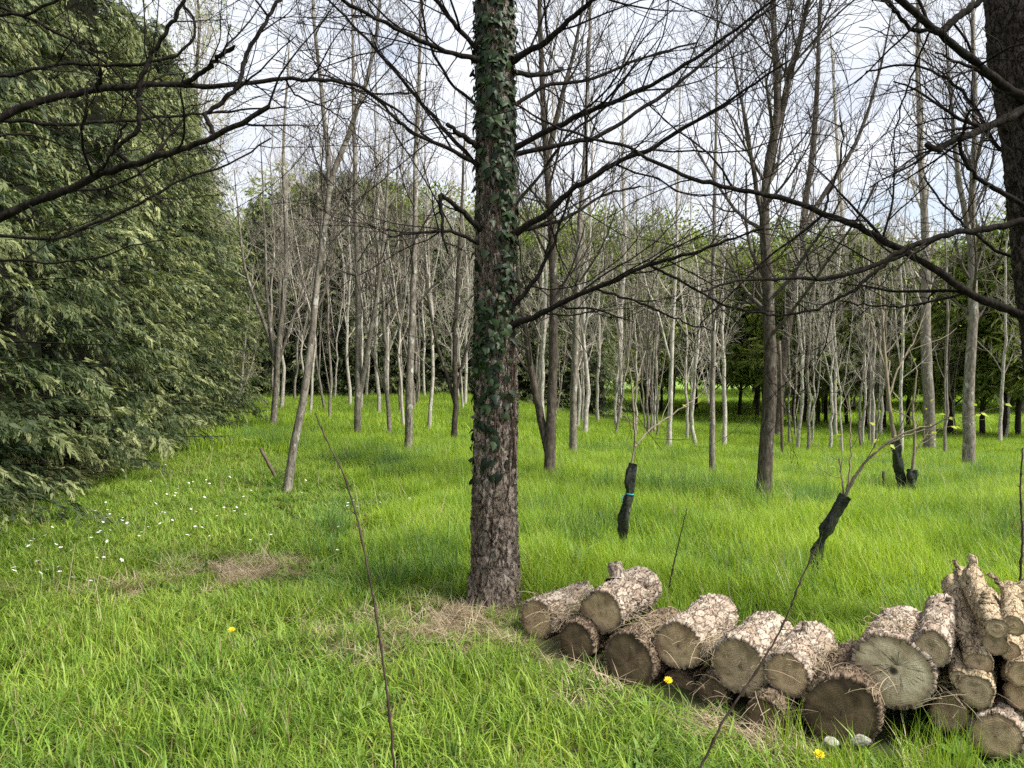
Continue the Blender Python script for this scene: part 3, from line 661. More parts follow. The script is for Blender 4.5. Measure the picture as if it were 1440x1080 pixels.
orchard_tree('pale lichened tree left of the thick one by the right edge', [(1307, 627), (1304, 560), (1300, 470), (1301, 360), (1296, 230), (1294, 100), (1290, -60)], 17, (), M_MIDB, M_TWIGL, 22, 24, .3, 1.7)
orchard_tree('thin young tree with a clean stem in the grass right of centre', [(941, 628), (942, 570), (944, 480), (950, 380), (953, 250), (958, 100)], 8,
    [([(943, 520), (925, 450), (905, 390), (895, 300)], 4)], M_PALEB, M_TWIGL, 23, 16, .3, 1.2)
orchard_tree('pale tree at the far side of the glade beside the leafing bush', [(870, 587), (871, 530), (873, 440), (878, 330), (876, 200), (880, 60)], 10, (), M_PALEB, M_TWIGL, 24, 20, .3, 1.6)
orchard_tree('pale tree with speckled bark at the meadow end before the dark pines', [(1230, 603), (1222, 540), (1210, 470), (1196, 400), (1185, 300), (1178, 180), (1170, 40)], 11, (), M_PALEB, M_TWIGL, 25, 20, .3, 1.7, leaves=60)
orchard_tree('young tree with yellow new leaves by the hedge corner', [(337, 582), (340, 540), (344, 490), (350, 430), (354, 370)], 5,
    [([(338, 575), (328, 520), (322, 470)], 3), ([(338, 570), (352, 520), (362, 480)], 3)], M_PALEB, M_TWIGL, 26, 10, .2, .9, leaves=300)
orchard_tree('leafing bush with small yellow-green leaves across the glade', [(845, 584), (844, 550), (842, 510), (838, 470), (836, 430)], 5,
    [([(845, 575), (830, 530), (820, 490)], 3), ([(845, 570), (862, 525), (872, 480)], 3)], M_PALEB, M_TWIGL, 27, 14, .15, 1.0, leaves=420)
# rows behind, from eight grown forms
r = np.random.default_rng(77)
FORMS = []
for k in range(8):
    H = r.uniform(7.2, 9.0); z = np.linspace(-.12, H, 22)
    w1 = np.cumsum(r.normal(0, .035, (22, 2)), 0); w1 -= w1[1]; ln = r.normal(0, .25, 2)
    p = np.column_stack([w1+ln*(z/H)[:, None], z]); r0 = r.uniform(.030, .055)
    R = r0*np.interp(z/H, [0, .06, 1], [1.3, 1, .18]); stems = [(p, R, 1.)]; parts = [tubes(p[None], R[None], 8)]
    for _ in range(int(r.integers(0, 4))):
        i0 = int(r.integers(2, 10)); q, qr = grow(p[None, i0:i0+3], R[None, i0:i0+3], 1, 0, .5, .30, H*.62, 16, .9, .05, .75, .01, .2, r)
        stems.append((q[0], qr[0], .5)); parts.append(tubes(q, qr, 6))
    V, Q = join(parts); tm = mesh_np('trunk', V, Q, M_PALEB if k % 3 else M_MIDB)
    V, Q, tips = twiggery(stems, r, 14, .2, 1.3, n2=5, n3=4, rmin=.0036, ang=r.uniform(.45, .95), up=r.uniform(.4, .95))
    FORMS.append((tm, mesh_np('crown', V, Q, M_TWIGL if k % 3 else M_TWIGG)))
taken = [foot(*q)[:2] for q in ((404, 676), (383, 602), (503, 610), (573, 632), (639, 622), (772, 662), (805, 637), (1000, 667), (1075, 697), (1363, 657), (1307, 627), (941, 628), (870, 587))]
n = 0
for yy in np.arange(15.5, 32, 1.9):
    for xx in np.arange(-8, 22, 1.25):
        x, y = xx+r.normal(0, .35), yy+r.normal(0, .45)
        if x < hedge_x(y)+.9 or x > .80*y or y > 29.5+.02*x: continue
        if min(np.hypot(x-a, y-b_) for a, b_ in taken) < 1.0: continue
        if r.random() < (.60 if y < 20 else .20)+(.30 if x > 6 else 0) or (y < 18.5 and x > -1): continue
        left = x < -1.0
        lab = ('thin pale bare tree among the back rows left of the ivy-clad trunk' if left else
               'thin pale bare tree among the back rows right of the ivy-clad trunk' if x < 7 else
               'thin pale bare tree in the far right rows before the dark pines')
        gp = 'pale trees of the back rows, left' if left else 'pale trees of the back rows, middle' if x < 7 else 'pale trees of the back rows, right'
        s = r.uniform(.8, 1.15); tm, cm = FORMS[n % 8]; n += 1
        tr = thing('bare_tree', lab, 'tree', (x, y, gz(x, y)), gp, r.random()*6.28, (s, s, s*r.uniform(.9, 1.1)))
        link('trunk', tm, tr); link('crown', cm, tr)
# tall tree with pale new leaves rising behind the hedge
f = np.array([-10.6, 25.5, 0.]); rr_ = np.random.default_rng(81); z = np.linspace(-.1, 14.5, 24)
p = np.column_stack([np.cumsum(rr_.normal(0, .05, (24, 2)), 0), z]); R = .16*np.linspace(1.1, .15, 24)
tr = thing('birch_tree', 'tall tree with pale grey-green new leaves rising above the left hedge', 'tree', f)
V, Q = tubes(p[None], R[None], 10); link('trunk', mesh_np('trunk', V, Q, M_GREYB), tr)
V, Q, tips = twiggery([(p, R, 1.)], rr_, 46, .3, 3.0, n2=8, n3=5, rmin=.005); link('crown', mesh_np('crown', V, Q, M_TWIGL), tr)
k = rr_.choice(len(tips), min(1500, len(tips)), False); V, Q, sh = quads_at(np.repeat(tips[k], 3, 0)+rr_.normal(0, .08, (3*len(k), 3)), rr_.uniform(.05, .09, 3*len(k)), rr_)
link('new_leaves', mesh_np('new_leaves', V, Q, M_PALE, {'shade': sh}, False), tr)['kind'] = 'stuff'

# ------------------------------------------------------------------ bark relief
def worley(u, v, nu, nv, r):
    """plates on a cylinder: returns distance to plate edge and a number per plate"""
    J = r.random((nu, nv+4, 2)); I = r.random((nu, nv+4))
    iu = np.floor(u).astype(int); iv = np.floor(v).astype(int)
    d1 = np.full(u.shape, 9.); d2 = d1.copy(); idn = np.zeros(u.shape)
    for a in (-1, 0, 1):
        for b_ in (-1, 0, 1):
            cu, cv = iu+a, iv+b_; j = J[cu % nu, np.clip(cv+1, 0, nv+3)]
            d = np.hypot(cu+j[..., 0]-u, cv+j[..., 1]-v); k = d < d1
            d2 = np.where(k, d1, np.minimum(d2, d)); idn = np.where(k, I[cu % nu, np.clip(cv+1, 0, nv+3)], idn); d1 = np.where(k, d, d1)
    return d2-d1, idn
BC = []
def bark_tube(path, rad, na, cell_u, cell_v, depth, r, rough=.002):
    """path (k,3), rad (k): one bark surface with raised plates"""
    k = len(path); T = nrm(np.gradient(path, axis=0)); ref = np.array([1., 0, 0]) if abs(T[:, 2].mean()) > .8 else np.array([0, 0, 1.])
    A = nrm(np.cross(T, ref)); B = np.cross(T, A)
    s = np.concatenate([[0], np.cumsum(np.linalg.norm(np.diff(path, axis=0), axis=1))])
    nu = max(5, int(round(2*np.pi*rad.mean()/cell_u))); nv = int(s[-1]/cell_v)+1
    a = np.arange(na)/na; Ug, Sg = np.meshgrid(a, s)
    wob = .28*np.sin(Sg*31+Ug*12.566)+.2*np.sin(Sg*67+Ug*25.13+1)
    e, idn = worley(Ug*nu+wob, Sg/cell_v+.3*np.sin(Ug*31.4+Sg*40)+1, nu, nv+2, r)
    e2, id2 = worley(Ug*nu*2+wob, Sg/cell_v*2+1, nu*2, nv*2+4, r)
    pl = np.clip(e/.30, 0, 1)*.75+np.clip(e2/.3, 0, 1)*.25
    f1, f2 = r.random(2)*6.28; lump = 1+.042*np.sin(Ug*12.566+Sg*1.5+f1)+.026*np.sin(Ug*18.85-Sg*4+f2)
    rr = rad[:, None]*lump+depth*(pl*(.55+.45*idn)-.5)+r.normal(0, rough, Ug.shape)
    V = path[:, None]+rr[..., None]*(np.cos(2*np.pi*Ug)[..., None]*A[:, None]+np.sin(2*np.pi*Ug)[..., None]*B[:, None])
    rm = rad.mean(); stretch = .55*cell_u/cell_v+.12
    BC.append(np.stack([rm*np.cos(2*np.pi*Ug), rm*np.sin(2*np.pi*Ug), Sg*stretch+r.random()*9], -1).reshape(-1, 3))
    i = np.arange(k*na).reshape(k, na); j = np.roll(i, -1, 1)
    Q = np.stack([i[:-1], j[:-1], j[1:], i[1:]], -1).reshape(-1, 4)
    return V, Q, pl, idn*.6+id2*.4, A, B, T

# ------------------------------------------------------------------ ivy-clad tree
r = np.random.default_rng(3)
DT = TREE[1]
cpx = [(1010, 694, 96), (880, 694, 100), (845, 695, 82), (800, 696, 71), (700, 696.5, 64), (600, 697, 58), (500, 696.5, 55), (400, 696, 53), (300, 697, 53), (200, 697, 53), (100, 696.5, 53), (0, 696, 52), (-250, 694, 48), (-700, 690, 40)]
ax = np.array([at(x, y, DT) for y, x, w_ in cpx]); wd = np.array([w_/F*DT*.5 for y, x, w_ in cpx])
zz = np.concatenate([np.linspace(ax[0, 2], 4.3, 380), np.linspace(4.32, ax[-1, 2], 50)])
path = np.stack([np.interp(zz, ax[:, 2], ax[:, 0]), np.full_like(zz, DT), zz], -1); rad = np.interp(zz, ax[:, 2], wd)
def tr_c(z): return np.array([np.interp(z, ax[:, 2], ax[:, 0]), DT, z])
def tr_r(z): return np.interp(z, ax[:, 2], wd)
V, Q, pl, fl, *_ = bark_tube(path, rad, 132, .036, .095, .026, r)
big = thing('conifer_tree', 'big rough-barked conifer trunk wrapped in dark ivy, centre foreground', 'tree', tr_c(float(gz(*TREE))))
B0 = np.array(big.location)
link('trunk', mesh_np('trunk', V.reshape(-1, 3)-B0, Q, M_PINEB, {'crack': pl.ravel(), 'flake': fl.ravel(), 'bc': BC[-1]}), big)
def dead_branch(parent, pts, D0, D1, w0, w1, seed, n2=6, n3=4, l2=.7, l3=.28, name='branch', subs=(), m=M_DEAD, up=.25, sides=8, cap=True, t0=.12):
    """a limb traced at its own distance, with side branches and twigs, as one part"""
    r = np.random.default_rng(seed); k = len(pts)
    sl = np.concatenate([[0], np.cumsum(np.hypot(*np.diff(np.array(pts, float), axis=0).T))]); sl /= sl[-1]
    Dd = D0+(D1-D0)*sl
    p = catmull([at(px, py, d) for (px, py), d in zip(pts, Dd)], 5); p = resample(p, max(12, k*4))
    p[1:-1] += r.normal(0, .004, (len(p)-2, 3))
    R = np.linspace(w0, w1, len(p))*.5/F*np.linspace(D0, D1, len(p))*(1+r.normal(0, .05, len(p)))
    R[0] *= 1.25
    if cap: p = np.vstack([p, p[-1]+(p[-1]-p[-2])*.15]); R = np.append(R, R[-1]*.25)
    O = np.array(parent.location); P = (p-O)[None]; RR = R[None]; parts = [tubes(P, RR, sides)]
    main = [(P, RR)]
    for sp, sw0, sw1, sd in subs:
        kk = len(sp); d0 = D0+(D1-D0)*sl[np.argmin([np.hypot(sp[0][0]-a, sp[0][1]-b_) for a, b_ in pts])]
        q = resample(catmull([at(px, py, d0+sd*j/(kk-1)) for j, (px, py) in enumerate(sp)], 5), kk*5); i0 = np.argmin(np.linalg.norm(p-q[0], axis=1))
        q += (p[i0]-q[0])*np.linspace(1, 0, len(q))[:, None]; q[1:] += r.normal(0, .004, (len(q)-1, 3))
        qr = np.linspace(sw0, sw1, len(q))*.5/F*d0*(1+r.normal(0, .05, len(q))); qr[-1] *= .4
        parts.append(tubes((q-O)[None], qr[None], 7)); main.append(((q-O)[None], qr[None]))
    for j, (P_, R_) in enumerate(main):
        if n2 == 0: continue
        b2, r2 = grow(P_, R_, n2 if j == 0 else max(2, n2//2), t0, 1, .75, l2, 9, up, .13, .5, .0028, .35, r)
        parts.append(tubes(b2, r2, 5))
        if n3:
            b3, r3 = grow(b2, r2, n3, .15, 1, .7, l3, 6, up, .14, .65, .0018, .6, r); parts.append(tubes(b3, r3, 3))
            b4, r4 = grow(b3, r3, 2, .3, 1, .7, l3*.4, 4, up, .12, .7, .0014, .7, r); parts.append(tubes(b4, r4, 3))
    V, Q = join(parts); return link(name, mesh_np(name, V, Q, m), parent)
T0 = DT
BR = [
 ([(672, 84), (613, 67), (558, 41), (502, 11), (440, -30)], 4.95, 4.3, 8, 4),
 ([(672, 206), (648, 190), (628, 174)], 5.0, 4.8, 9, 6),
 ([(672, 232), (628, 207), (587, 191), (554, 163), (528, 138), (495, 118), (450, 105)], 5.0, 4.4, 7, 2.5),
 ([(676, 322), (643, 292), (619, 274)], 5.0, 4.75, 9, 6),
 ([(672, 341), (635, 326), (591, 326), (547, 333)], 5.0, 4.6, 6, 2.5),
 ([(672, 70), (639, 33), (610, -4), (570, -60)], 5.0, 4.7, 7, 4),
 ([(664, 226), (602, 155), (554, 100), (517, 56), (480, 19), (440, -30)], 5.1, 5.6, 6, 2.5),
 ([(722, 84), (769, 57), (795, 33), (836, 0), (890, -40)], 5.0, 4.6, 10, 5),
 ([(722, 102), (760, 105), (791, 96)], 5.05, 5.3, 8, 5),
 ([(722, 209), (776, 181), (832, 155), (887, 133), (960, 93), (1060, 22), (1130, -40)], 5.0, 4.4, 9, 3),
 ([(725, 217), (776, 207), (836, 193), (887, 163), (960, 111), (1050, 40), (1110, -20)], 5.1, 5.5, 7, 3),
 ([(725, 328), (773, 296), (795, 274), (836, 248), (880, 222), (913, 211), (960, 181), (1040, 132), (1110, 85)], 5.0, 4.3, 10, 3),
 ([(725, 326), (784, 311), (813, 296), (850, 274), (900, 262)], 5.1, 5.7, 6, 2.5),
 ([(718, 436), (746, 402), (774, 353), (784, 328), (802, 275)], 5.0, 4.8, 7, 3),
 ([(720, 458), (770, 437), (805, 418), (841, 404), (904, 376), (946, 363), (992, 349), (1073, 321)], 5.0, 4.4, 9, 3),
 ([(722, 150), (770, 120), (830, 112), (900, 82), (980, 60)], 5.1, 5.6, 6, 2.5),
 ([(722, 290), (760, 245), (800, 190), (850, 150), (900, 80)], 5.1, 5.4, 5, 2.5),
 ([(672, 150), (630, 110), (600, 50), (590, -20)], 5.1, 5.5, 5, 2.5),
]
SUBS = {3: [([(619, 268), (624, 333), (630, 359)], 6, 3, .0)],
        14: [([(841, 407), (890, 421), (925, 435), (967, 455), (1003, 465)], 4, 2, .2), ([(907, 377), (967, 405), (1017, 430), (1073, 442)], 4, 2, -.2), ([(760, 437), (800, 441), (850, 436)], 3, 2, .2)]}
for i, (pts, d0, d1, w0, w1) in enumerate(BR):
    short = len(pts) < 4
    dead_branch(big, pts, d0-.14, d1-.1, w0, w1, 900+i, 2 if short else 9, 2 if short else 5, .25 if short else .95, .12 if short else .38, subs=SUBS.get(i, ()))
# ivy
def ivy_leaf(seed):
    r = np.random.default_rng(seed)
    o = np.array([[0, -.08], [.34, -.30], [.52, .06], [.30, .30], [.26, .52], [0, .98], [-.26, .52], [-.30, .30], [-.52, .06], [-.34, -.30]])+r.normal(0, .035, (10, 2))
    z = -.30*np.abs(o[:, 0])-.18*np.clip(o[:, 1], 0, 1)**2
    V = np.vstack([[0, .15, .03], np.column_stack([o, z])]); n = 10
    return V, np.array([[0, 1+i, 1+(i+1) % n] for i in range(n)])
LV = [ivy_leaf(i) for i in range(4)]; LM = [mesh_np('leaf', v, f_, M_IVY, {'shade': np.full(len(v), .25+.2*i)}, True) for i, (v, f_) in enumerate(LV)]
r = np.random.default_rng(21); spots = []
while len(spots) < 1150:
    py = r.uniform(-150, 705); px = r.uniform(-1, 1)           # px: -1 left edge .. 1 right edge of the trunk as seen
    dens = (np.interp(py, [-150, 0, 90, 210, 260, 330, 410, 440, 560, 620, 705], [1, 1, .9, .75, .35, .18, .35, .95, .85, .35, .05]) if px < .05 else
            np.interp(py, [-150, 0, 90, 210, 260, 330, 440, 480, 560, 620, 705], [1, 1, .9, .75, .7, .75, .75, .5, .22, .06, .0]))
    if 250 < py < 430 and -.7 < px < .2: dens *= .25
    if py > 470 and px < -.75: dens = max(dens, .5)
    if py > 470: dens *= np.clip(1.05-.9*max(px+.1, 0), .12, 1)
    if r.random() > dens: continue
    spots.append((py, px))
iv = thing('ivy_plant', 'dark glossy ivy climbing the big central trunk', 'ivy', B0); N0 = B0
Vs, Fs, Sh, off, cnt = [], [], [], 0, 0
order = np.argsort([abs(px) > .97 or py < 0 for py, px in spots], kind='stable')
for q, idx in enumerate(order):
    py, px = spots[idx]; z = at(697, py, DT-.14)[2]; R = tr_r(z)
    th = -math.pi/2+math.asin(np.clip(px, -1, 1))*1.15+r.normal(0, .1)
    nrml = np.array([math.cos(th), math.sin(th), 0]); c = tr_c(z)+nrml*(R+.008+abs(r.normal(0, .012)))
    s = r.uniform(.026, .062); nn = nrm(nrml+r.normal(0, .33, 3)+np.array([0, 0, .35])); dn = np.array([0, 0, -1.])+r.normal(0, .5, 3)
    Yv = nrm(dn-nn*np.dot(dn, nn)); Xv = np.cross(Yv, nn); M = np.column_stack([Xv, Yv, nn])*s; k = q % 4
    if cnt < 300 and 0 < py < 700 and q % 3 == 0:
        from mathutils import Matrix
        o = link('leaf', LM[k], iv); mm = Matrix([[*M[0], c[0]-N0[0]], [*M[1], c[1]-N0[1]], [*M[2], c[2]-N0[2]], [0, 0, 0, 1]]); o.matrix_local = mm; cnt += 1
    else:
        v, f_ = LV[k]; Vs.append(v@M.T+c-N0); Fs.append(f_+off); off += len(v); Sh.append(np.full(len(v), r.uniform(.1, 1)))
link('small_leaves', mesh_np('small_leaves', np.concatenate(Vs), np.concatenate(Fs), M_IVY, {'shade': np.concatenate(Sh)}), iv)['kind'] = 'stuff'
for i in range(7):
    z = np.linspace(r.uniform(.7, 1.2), r.uniform(3, 4.2), 40); th = -math.pi/2+r.uniform(-1.1, 1.1)+np.cumsum(r.normal(0, .07, 40))
    p = np.stack([tr_c(a)+np.array([math.cos(b_), math.sin(b_), 0])*(tr_r(a)+.006) for a, b_ in zip(z, th)])-N0
    V, Q = tubes(p[None], np.linspace(.005, .0025, 40)[None], 5); link('stem', mesh_np('stem', V, Q, M_STEM), iv)

# ------------------------------------------------------------------ tree at the right edge
r = np.random.default_rng(4); DR = 4.1
apx = [(980, 1520, 74), (900, 1512, 70), (700, 1494, 64), (500, 1476, 60), (370, 1460, 60), (296, 1453, 60), (193, 1447, 62), (148, 1441, 62), (74, 1429, 64), (0, 1423, 64), (-300, 1400, 56)]
axr = np.array([at(x, y, DR) for y, x, w_ in apx]); wr = np.array([w_/F*DR*.5 for y, x, w_ in apx])
f = axr[0].copy(); f[2] = float(gz(f[0], f[1])); axr[0, 2] = f[2]-.1
zz = np.linspace(axr[0, 2], axr[-1, 2], 260); o_ = np.argsort(axr[:, 2])
path = np.stack([np.interp(zz, axr[o_, 2], axr[o_, 0]), np.full_like(zz, DR), zz], -1)
V, Q, pl, fl, *_ = bark_tube(path, np.interp(zz, axr[o_, 2], wr[o_]), 96, .035, .055, .018, r)
rt = thing('conifer_tree', 'dark rough trunk with dead drooping limbs at the right edge', 'tree', f)
link('trunk', mesh_np('trunk', V.reshape(-1, 3)-f, Q, M_PINED, {'crack': pl.ravel(), 'flake': fl.ravel(), 'bc': BC[-1]}), rt)
RB = [
 ([(1455, 448), (1403, 429), (1365, 414), (1331, 390), (1273, 354), (1207, 320), (1162, 302), (1118, 283), (1040, 267), (977, 252), (940, 237), (880, 207), (813, 189), (761, 167), (722, 146)], 4.05, 3.7, 15, 3, 9, 5, .7),
 ([(1440, 140), (1425, 130), (1377, 93), (1318, 44), (1288, 18), (1255, -8), (1200, -50)], 4.0, 3.5, 15, 9, 6, 5, .6),
 ([(1440, 155), (1410, 168), (1377, 185), (1344, 196), (1321, 211), (1303, 203)], 4.0, 3.6, 15, 9, 7, 7, .5),
 ([(1450, 292), (1407, 270), (1373, 248), (1355, 218), (1346, 193)], 4.0, 3.75, 9, 6, 4, 5, .5),
 ([(1445, 312), (1373, 324), (1333, 330), (1296, 341), (1266, 354), (1229, 374), (1177, 388), (1126, 392), (1040, 396), (985, 410)], 4.0, 3.6, 12, 3, 7, 5, .5),
 ([(1450, 240), (1400, 200), (1370, 150), (1330, 110), (1280, 90), (1220, 100)], 4.15, 4.5, 7, 3, 7, 6, .6),
 ([(1460, 350), (1420, 360), (1370, 330), (1330, 290), (1300, 250)], 4.2, 4.6, 6, 3, 6, 5, .5),
]
RS = {0: [([(1273, 354), (1232, 375), (1204, 402), (1170, 422), (1126, 440), (1074, 441), (1030, 432)], 6, 2, -.2), ([(1362, 413), (1314, 424), (1273, 431), (1211, 429), (1177, 422)], 4, 2, .15), ([(1162, 300), (1172, 270), (1185, 220), (1182, 150)], 4, 2, .2)],
      1: [([(1318, 43), (1347, 18), (1377, 0), (1410, -30)], 11, 8, .1), ([(1312, 52), (1284, 50), (1262, 26), (1244, 0), (1225, -30)], 6, 4, -.1), ([(1300, 48), (1275, 110), (1260, 170), (1250, 220)], 3, 2, .2)]}
for i, (pts, d0, d1, w0, w1, n2, n3, l2) in enumerate(RB):
    dead_branch(rt, pts, d0, d1, w0*.87, w1*.87, 950+i, n2, n3, l2, l2*.45, subs=RS.get(i, ()), up=.12)
# ------------------------------------------------------------------ tree beyond the left edge, its limbs reaching in
f = np.array([-2.95, 3.5, 0.]); f[2] = float(gz(f[0], f[1])); z = np.linspace(-.1, 4.6, 160)
path = np.stack([f[0]+.03*np.sin(z*1.3), np.full_like(z, f[1]), f[2]+z], -1)
V, Q, pl, fl, *_ = bark_tube(path, np.interp(z, [-.1, .3, 5], [.19, .15, .11]), 72, .035, .055, .018, np.random.default_rng(6))
lt = thing('conifer_tree', 'tree beyond the left edge reaching long bare curved limbs into view', 'tree', f)
link('trunk', mesh_np('trunk', V.reshape(-1, 3)-f, Q, M_PINED, {'crack': pl.ravel(), 'flake': fl.ravel(), 'bc': BC[-1]}), lt)
LB = [
 ([(-170, 235), (-60, 190), (0, 165), (44, 148), (104, 131), (148, 124), (193, 120), (259, 120), (333, 118), (407, 111), (480, 115), (530, 135), (575, 170), (606, 196)], 3.5, 4.2, 15, 3, 8, 5, .6),
 ([(-170, 350), (-60, 325), (0, 305), (37, 289), (93, 268), (141, 244), (189, 230), (237, 215), (304, 191), (344, 170), (378, 150)], 3.45, 3.3, 17, 8, 8, 5, .5),
 ([(-170, 190), (0, 170), (74, 174), (148, 172), (207, 167), (259, 163), (296, 159), (400, 150)], 3.6, 4.3, 8, 2.5, 6, 4, .5),
 ([(-170, 372), (0, 365), (60, 369), (111, 367), (150, 358), (181, 348), (230, 338)], 3.4, 3.2, 6, 2, 4, 3, .3),
 ([(-170, 340), (0, 331), (74, 337), (148, 307), (207, 281), (240, 259), (320, 232), (380, 195)], 3.5, 3.9, 7, 2.5, 7, 4, .5),
 ([(-170, 60), (-60, 5), (30, 22), (111, 63), (148, 89), (178, 118), (193, 140), (240, 180)], 3.6, 4.1, 7, 3, 6, 4, .5),
 ([(-170, 120), (0, 108), (80, 90), (155, 91), (215, 87), (252, 76), (274, 52), (272, 26), (256, 7)], 3.6, 3.9, 7, 4, 6, 4, .45),
 ([(-170, 40), (0, 20), (37, 22), (74, 4), (120, -30)], 3.4, 3.2, 7, 4, 4, 4, .4),
 ([(-170, 270), (-40, 200), (40, 190), (90, 205), (130, 225), (170, 262)], 3.7, 4.2, 5, 2, 5, 4, .4),
]
LS = {0: [([(262, 119), (293, 100), (307, 81), (330, 66)], 7, 6, -.15), ([(404, 111), (420, 135), (455, 150), (500, 175)], 3, 1.6, .3), ([(130, 128), (138, 112), (143, 96)], 8, 4, -.1)],
      1: [([(189, 229), (170, 207), (196, 182), (200, 170), (198, 126), (211, 85), (237, 41), (259, 0), (275, -40)], 7, 5, -.1), ([(304, 191), (289, 163), (307, 148), (333, 122), (348, 74), (370, 37), (392, -4), (405, -40)], 7, 5, .15), ([(122, 254), (150, 232), (165, 200), (178, 168)], 5, 3, -.15)]}
for i, (pts, d0, d1, w0, w1, n2, n3, l2) in enumerate(LB):
    dead_branch(lt, pts, d0, d1, w0*.88, w1*.88, 980+i, n2, n3, l2, l2*.45, subs=LS.get(i, ()), up=.1, t0=.3)

# ------------------------------------------------------------------ log pile
AXL = nrm(np.array([.55, .835, .0]))
def log(label, c0, c1, rd, seed, mb=M_LOGB, mc=M_CUTB, stubs=(), splits=2, hole=False, squash=1., name='log', flare=1., cell=(.030, .036), dep=.018):
    r = np.random.default_rng(seed); c0 = np.asarray(c0, float); c1 = np.asarray(c1, float)
    root = thing(name, label, 'log', c0, 'stacked cut logs')
    Ln = np.linalg.norm(c1-c0); axv = (c1-c0)/Ln; k = max(26, int(Ln/.009)); t_ = np.linspace(0, 1, k)
    path = (c1-c0)[None]*t_[:, None]+np.outer(np.sin(t_*3.1+r.random()*3)*.012*Ln/.5, [0, 0, 1.])
    path -= path[0]
    prof = rd*np.interp(t_, [0, .5, 1], [1, 1.0, flare])*(1+.025*np.sin(t_*9+seed)); prof[-1] *= .96
    na = max(40, int(2*np.pi*rd/.008)); V, Q, pl, fl, A, B, T = bark_tube(path, prof, na, *cell, dep*min(1, rd/.1), r, .0015)
    i = np.arange(k*na).reshape(k, na)
    # bark thickness at the front end, and the closed far end
    ring = V[0]+(path[0]-V[0])*.085; back = V[-1]+(path[-1]-V[-1])*.10+axv*.004
    nv = len(V.reshape(-1, 3)); ri = nv+np.arange(na); bi = nv+na+np.arange(na); j = np.roll(np.arange(na), -1)
    Q = np.concatenate([Q, np.stack([ri, ri[j], i[0][j], i[0]], -1), np.stack([i[-1], i[-1][j], bi[j], bi], -1)])
    Vall = np.concatenate([V.reshape(-1, 3), ring, back])
    link('bark', mesh_np('bark', Vall, Q, mb, {'crack': np.concatenate([pl.ravel(), np.full(2*na, .12)]), 'flake': np.concatenate([fl.ravel(), np.full(2*na, .2)]), 'bc': np.concatenate([BC[-1], BC[-1][:na], BC[-1][-na:]])}), root)
    for nm, rg, sgn, cen in (('cut_face', ring, -1, path[0]), ('far_cut_face', back, 1, path[-1])):
        nr = 14; q = np.linspace(0, 1, nr)[:, None, None]; e = r.normal(0, .001, (nr, na, 1))
        FV = cen+(rg-cen)[None]*q+axv*(sgn*(.004*np.sin(q*9+seed)*.5+e))
        ctr = np.array([r.normal(0, .12), r.normal(0, .12)])*rd
        rel = rg-cen; loc2 = np.stack([rel@A[0], rel@B[0]], -1)[None]*q[..., :1]-ctr*(1-q[..., :1])
        ang = np.arctan2(loc2[..., 1], loc2[..., 0]); sp = np.zeros((nr, na))
        for _ in range(0):
            a0 = r.uniform(-3.1, 3.1); lo, hi = sorted(r.uniform(.05, .95, 2)); da = np.abs((ang-a0+np.pi) % (2*np.pi)-np.pi)
            sp = np.maximum(sp, ((da*np.maximum(q[..., 0], .1)*rd < .006) & (q[..., 0] > lo) & (q[..., 0] < hi+.2)).astype(float))
        if hole: sp = np.maximum(sp, (q[..., 0] < .1)*np.ones((1, na)))
        FV = FV-axv*(sgn*sp[..., None]*.006)
        ii = np.arange(nr*na).reshape(nr, na); jj = np.roll(ii, -1, 1); FQ = np.stack([ii[:-1], jj[:-1], jj[1:], ii[1:]], -1).reshape(-1, 4)
        link(nm, mesh_np(nm, FV.reshape(-1, 3), FQ, mc, {'face': np.concatenate([loc2, np.full((nr, na, 1), seed*.37)*0+.0], -1).reshape(-1, 3), 'edge': (q[..., 0]*np.ones((1, na))).ravel(), 'split': sp.ravel()}), root)
    for (t0, az, ln, sr) in stubs:
        kk = int(t0*(k-1)); n_ = np.cos(az)*np.array([0, 0, 1.])+np.sin(az)*nrm(np.cross(axv, [0, 0, 1.]))
        b0 = path[kk]+n_*prof[kk]*.75; q = np.linspace(0, 1, 7)[:, None]; d = nrm(n_+axv*.25)
        sp_ = b0+d*(prof[kk]*.25+ln)*q+r.normal(0, .003, (7, 3)); sr_ = sr*np.array([1.7, 1.25, 1.05, 1, .98, .95, .93])
        V, Q, pl2, fl2, *_ = bark_tube(resample(sp_, 16), np.interp(np.linspace(0, 1, 16), np.linspace(0, 1, 7), sr_), 24, .02, .025, .006, r, .001)
        nvs = V.reshape(-1, 3); cap = len(nvs); nvs = np.vstack([nvs, sp_[-1:]]); ii = np.arange(15*24, 16*24)
        st = link('branch_stub', mesh_np('branch_stub', nvs, [Q, np.stack([ii, np.roll(ii, -1), np.full(24, cap)], -1)], mb, {'crack': np.append(pl2.ravel(), .3), 'flake': np.append(fl2.ravel(), .3), 'bc': np.vstack([BC[-1], BC[-1][-1:]])}), root)
    return root
def lg(label, px, py, D, wpx, Ln, seed, rise=0., ax_=None, **k):
    c0 = at(px, py, D); a = nrm(np.array(AXL if ax_ is None else ax_)+np.array([0, 0, rise])); return log(label, c0, c0+a*Ln, wpx/F*D*.5, seed, **k)
lg('leftmost log of the pile, half sunk in grass beside the big trunk', 754, 872, 4.33, 58, .52, 1, ax_=(.62, .78, 0), stubs=[(.95, .1, .02, .018)])
lg('top log near the trunk with a big humped stub on its bark', 845, 861, 4.03, 64, .52, 2, .03, flare=1.12, stubs=[(.55, -.35, .07, .045), (.62, .95, .035, .018)])
lg('small dark low log beneath the gap of the two leftmost logs', 810, 903, 4.02, 58, .5, 3, mb=M_LOGD, mc=M_CUTD)
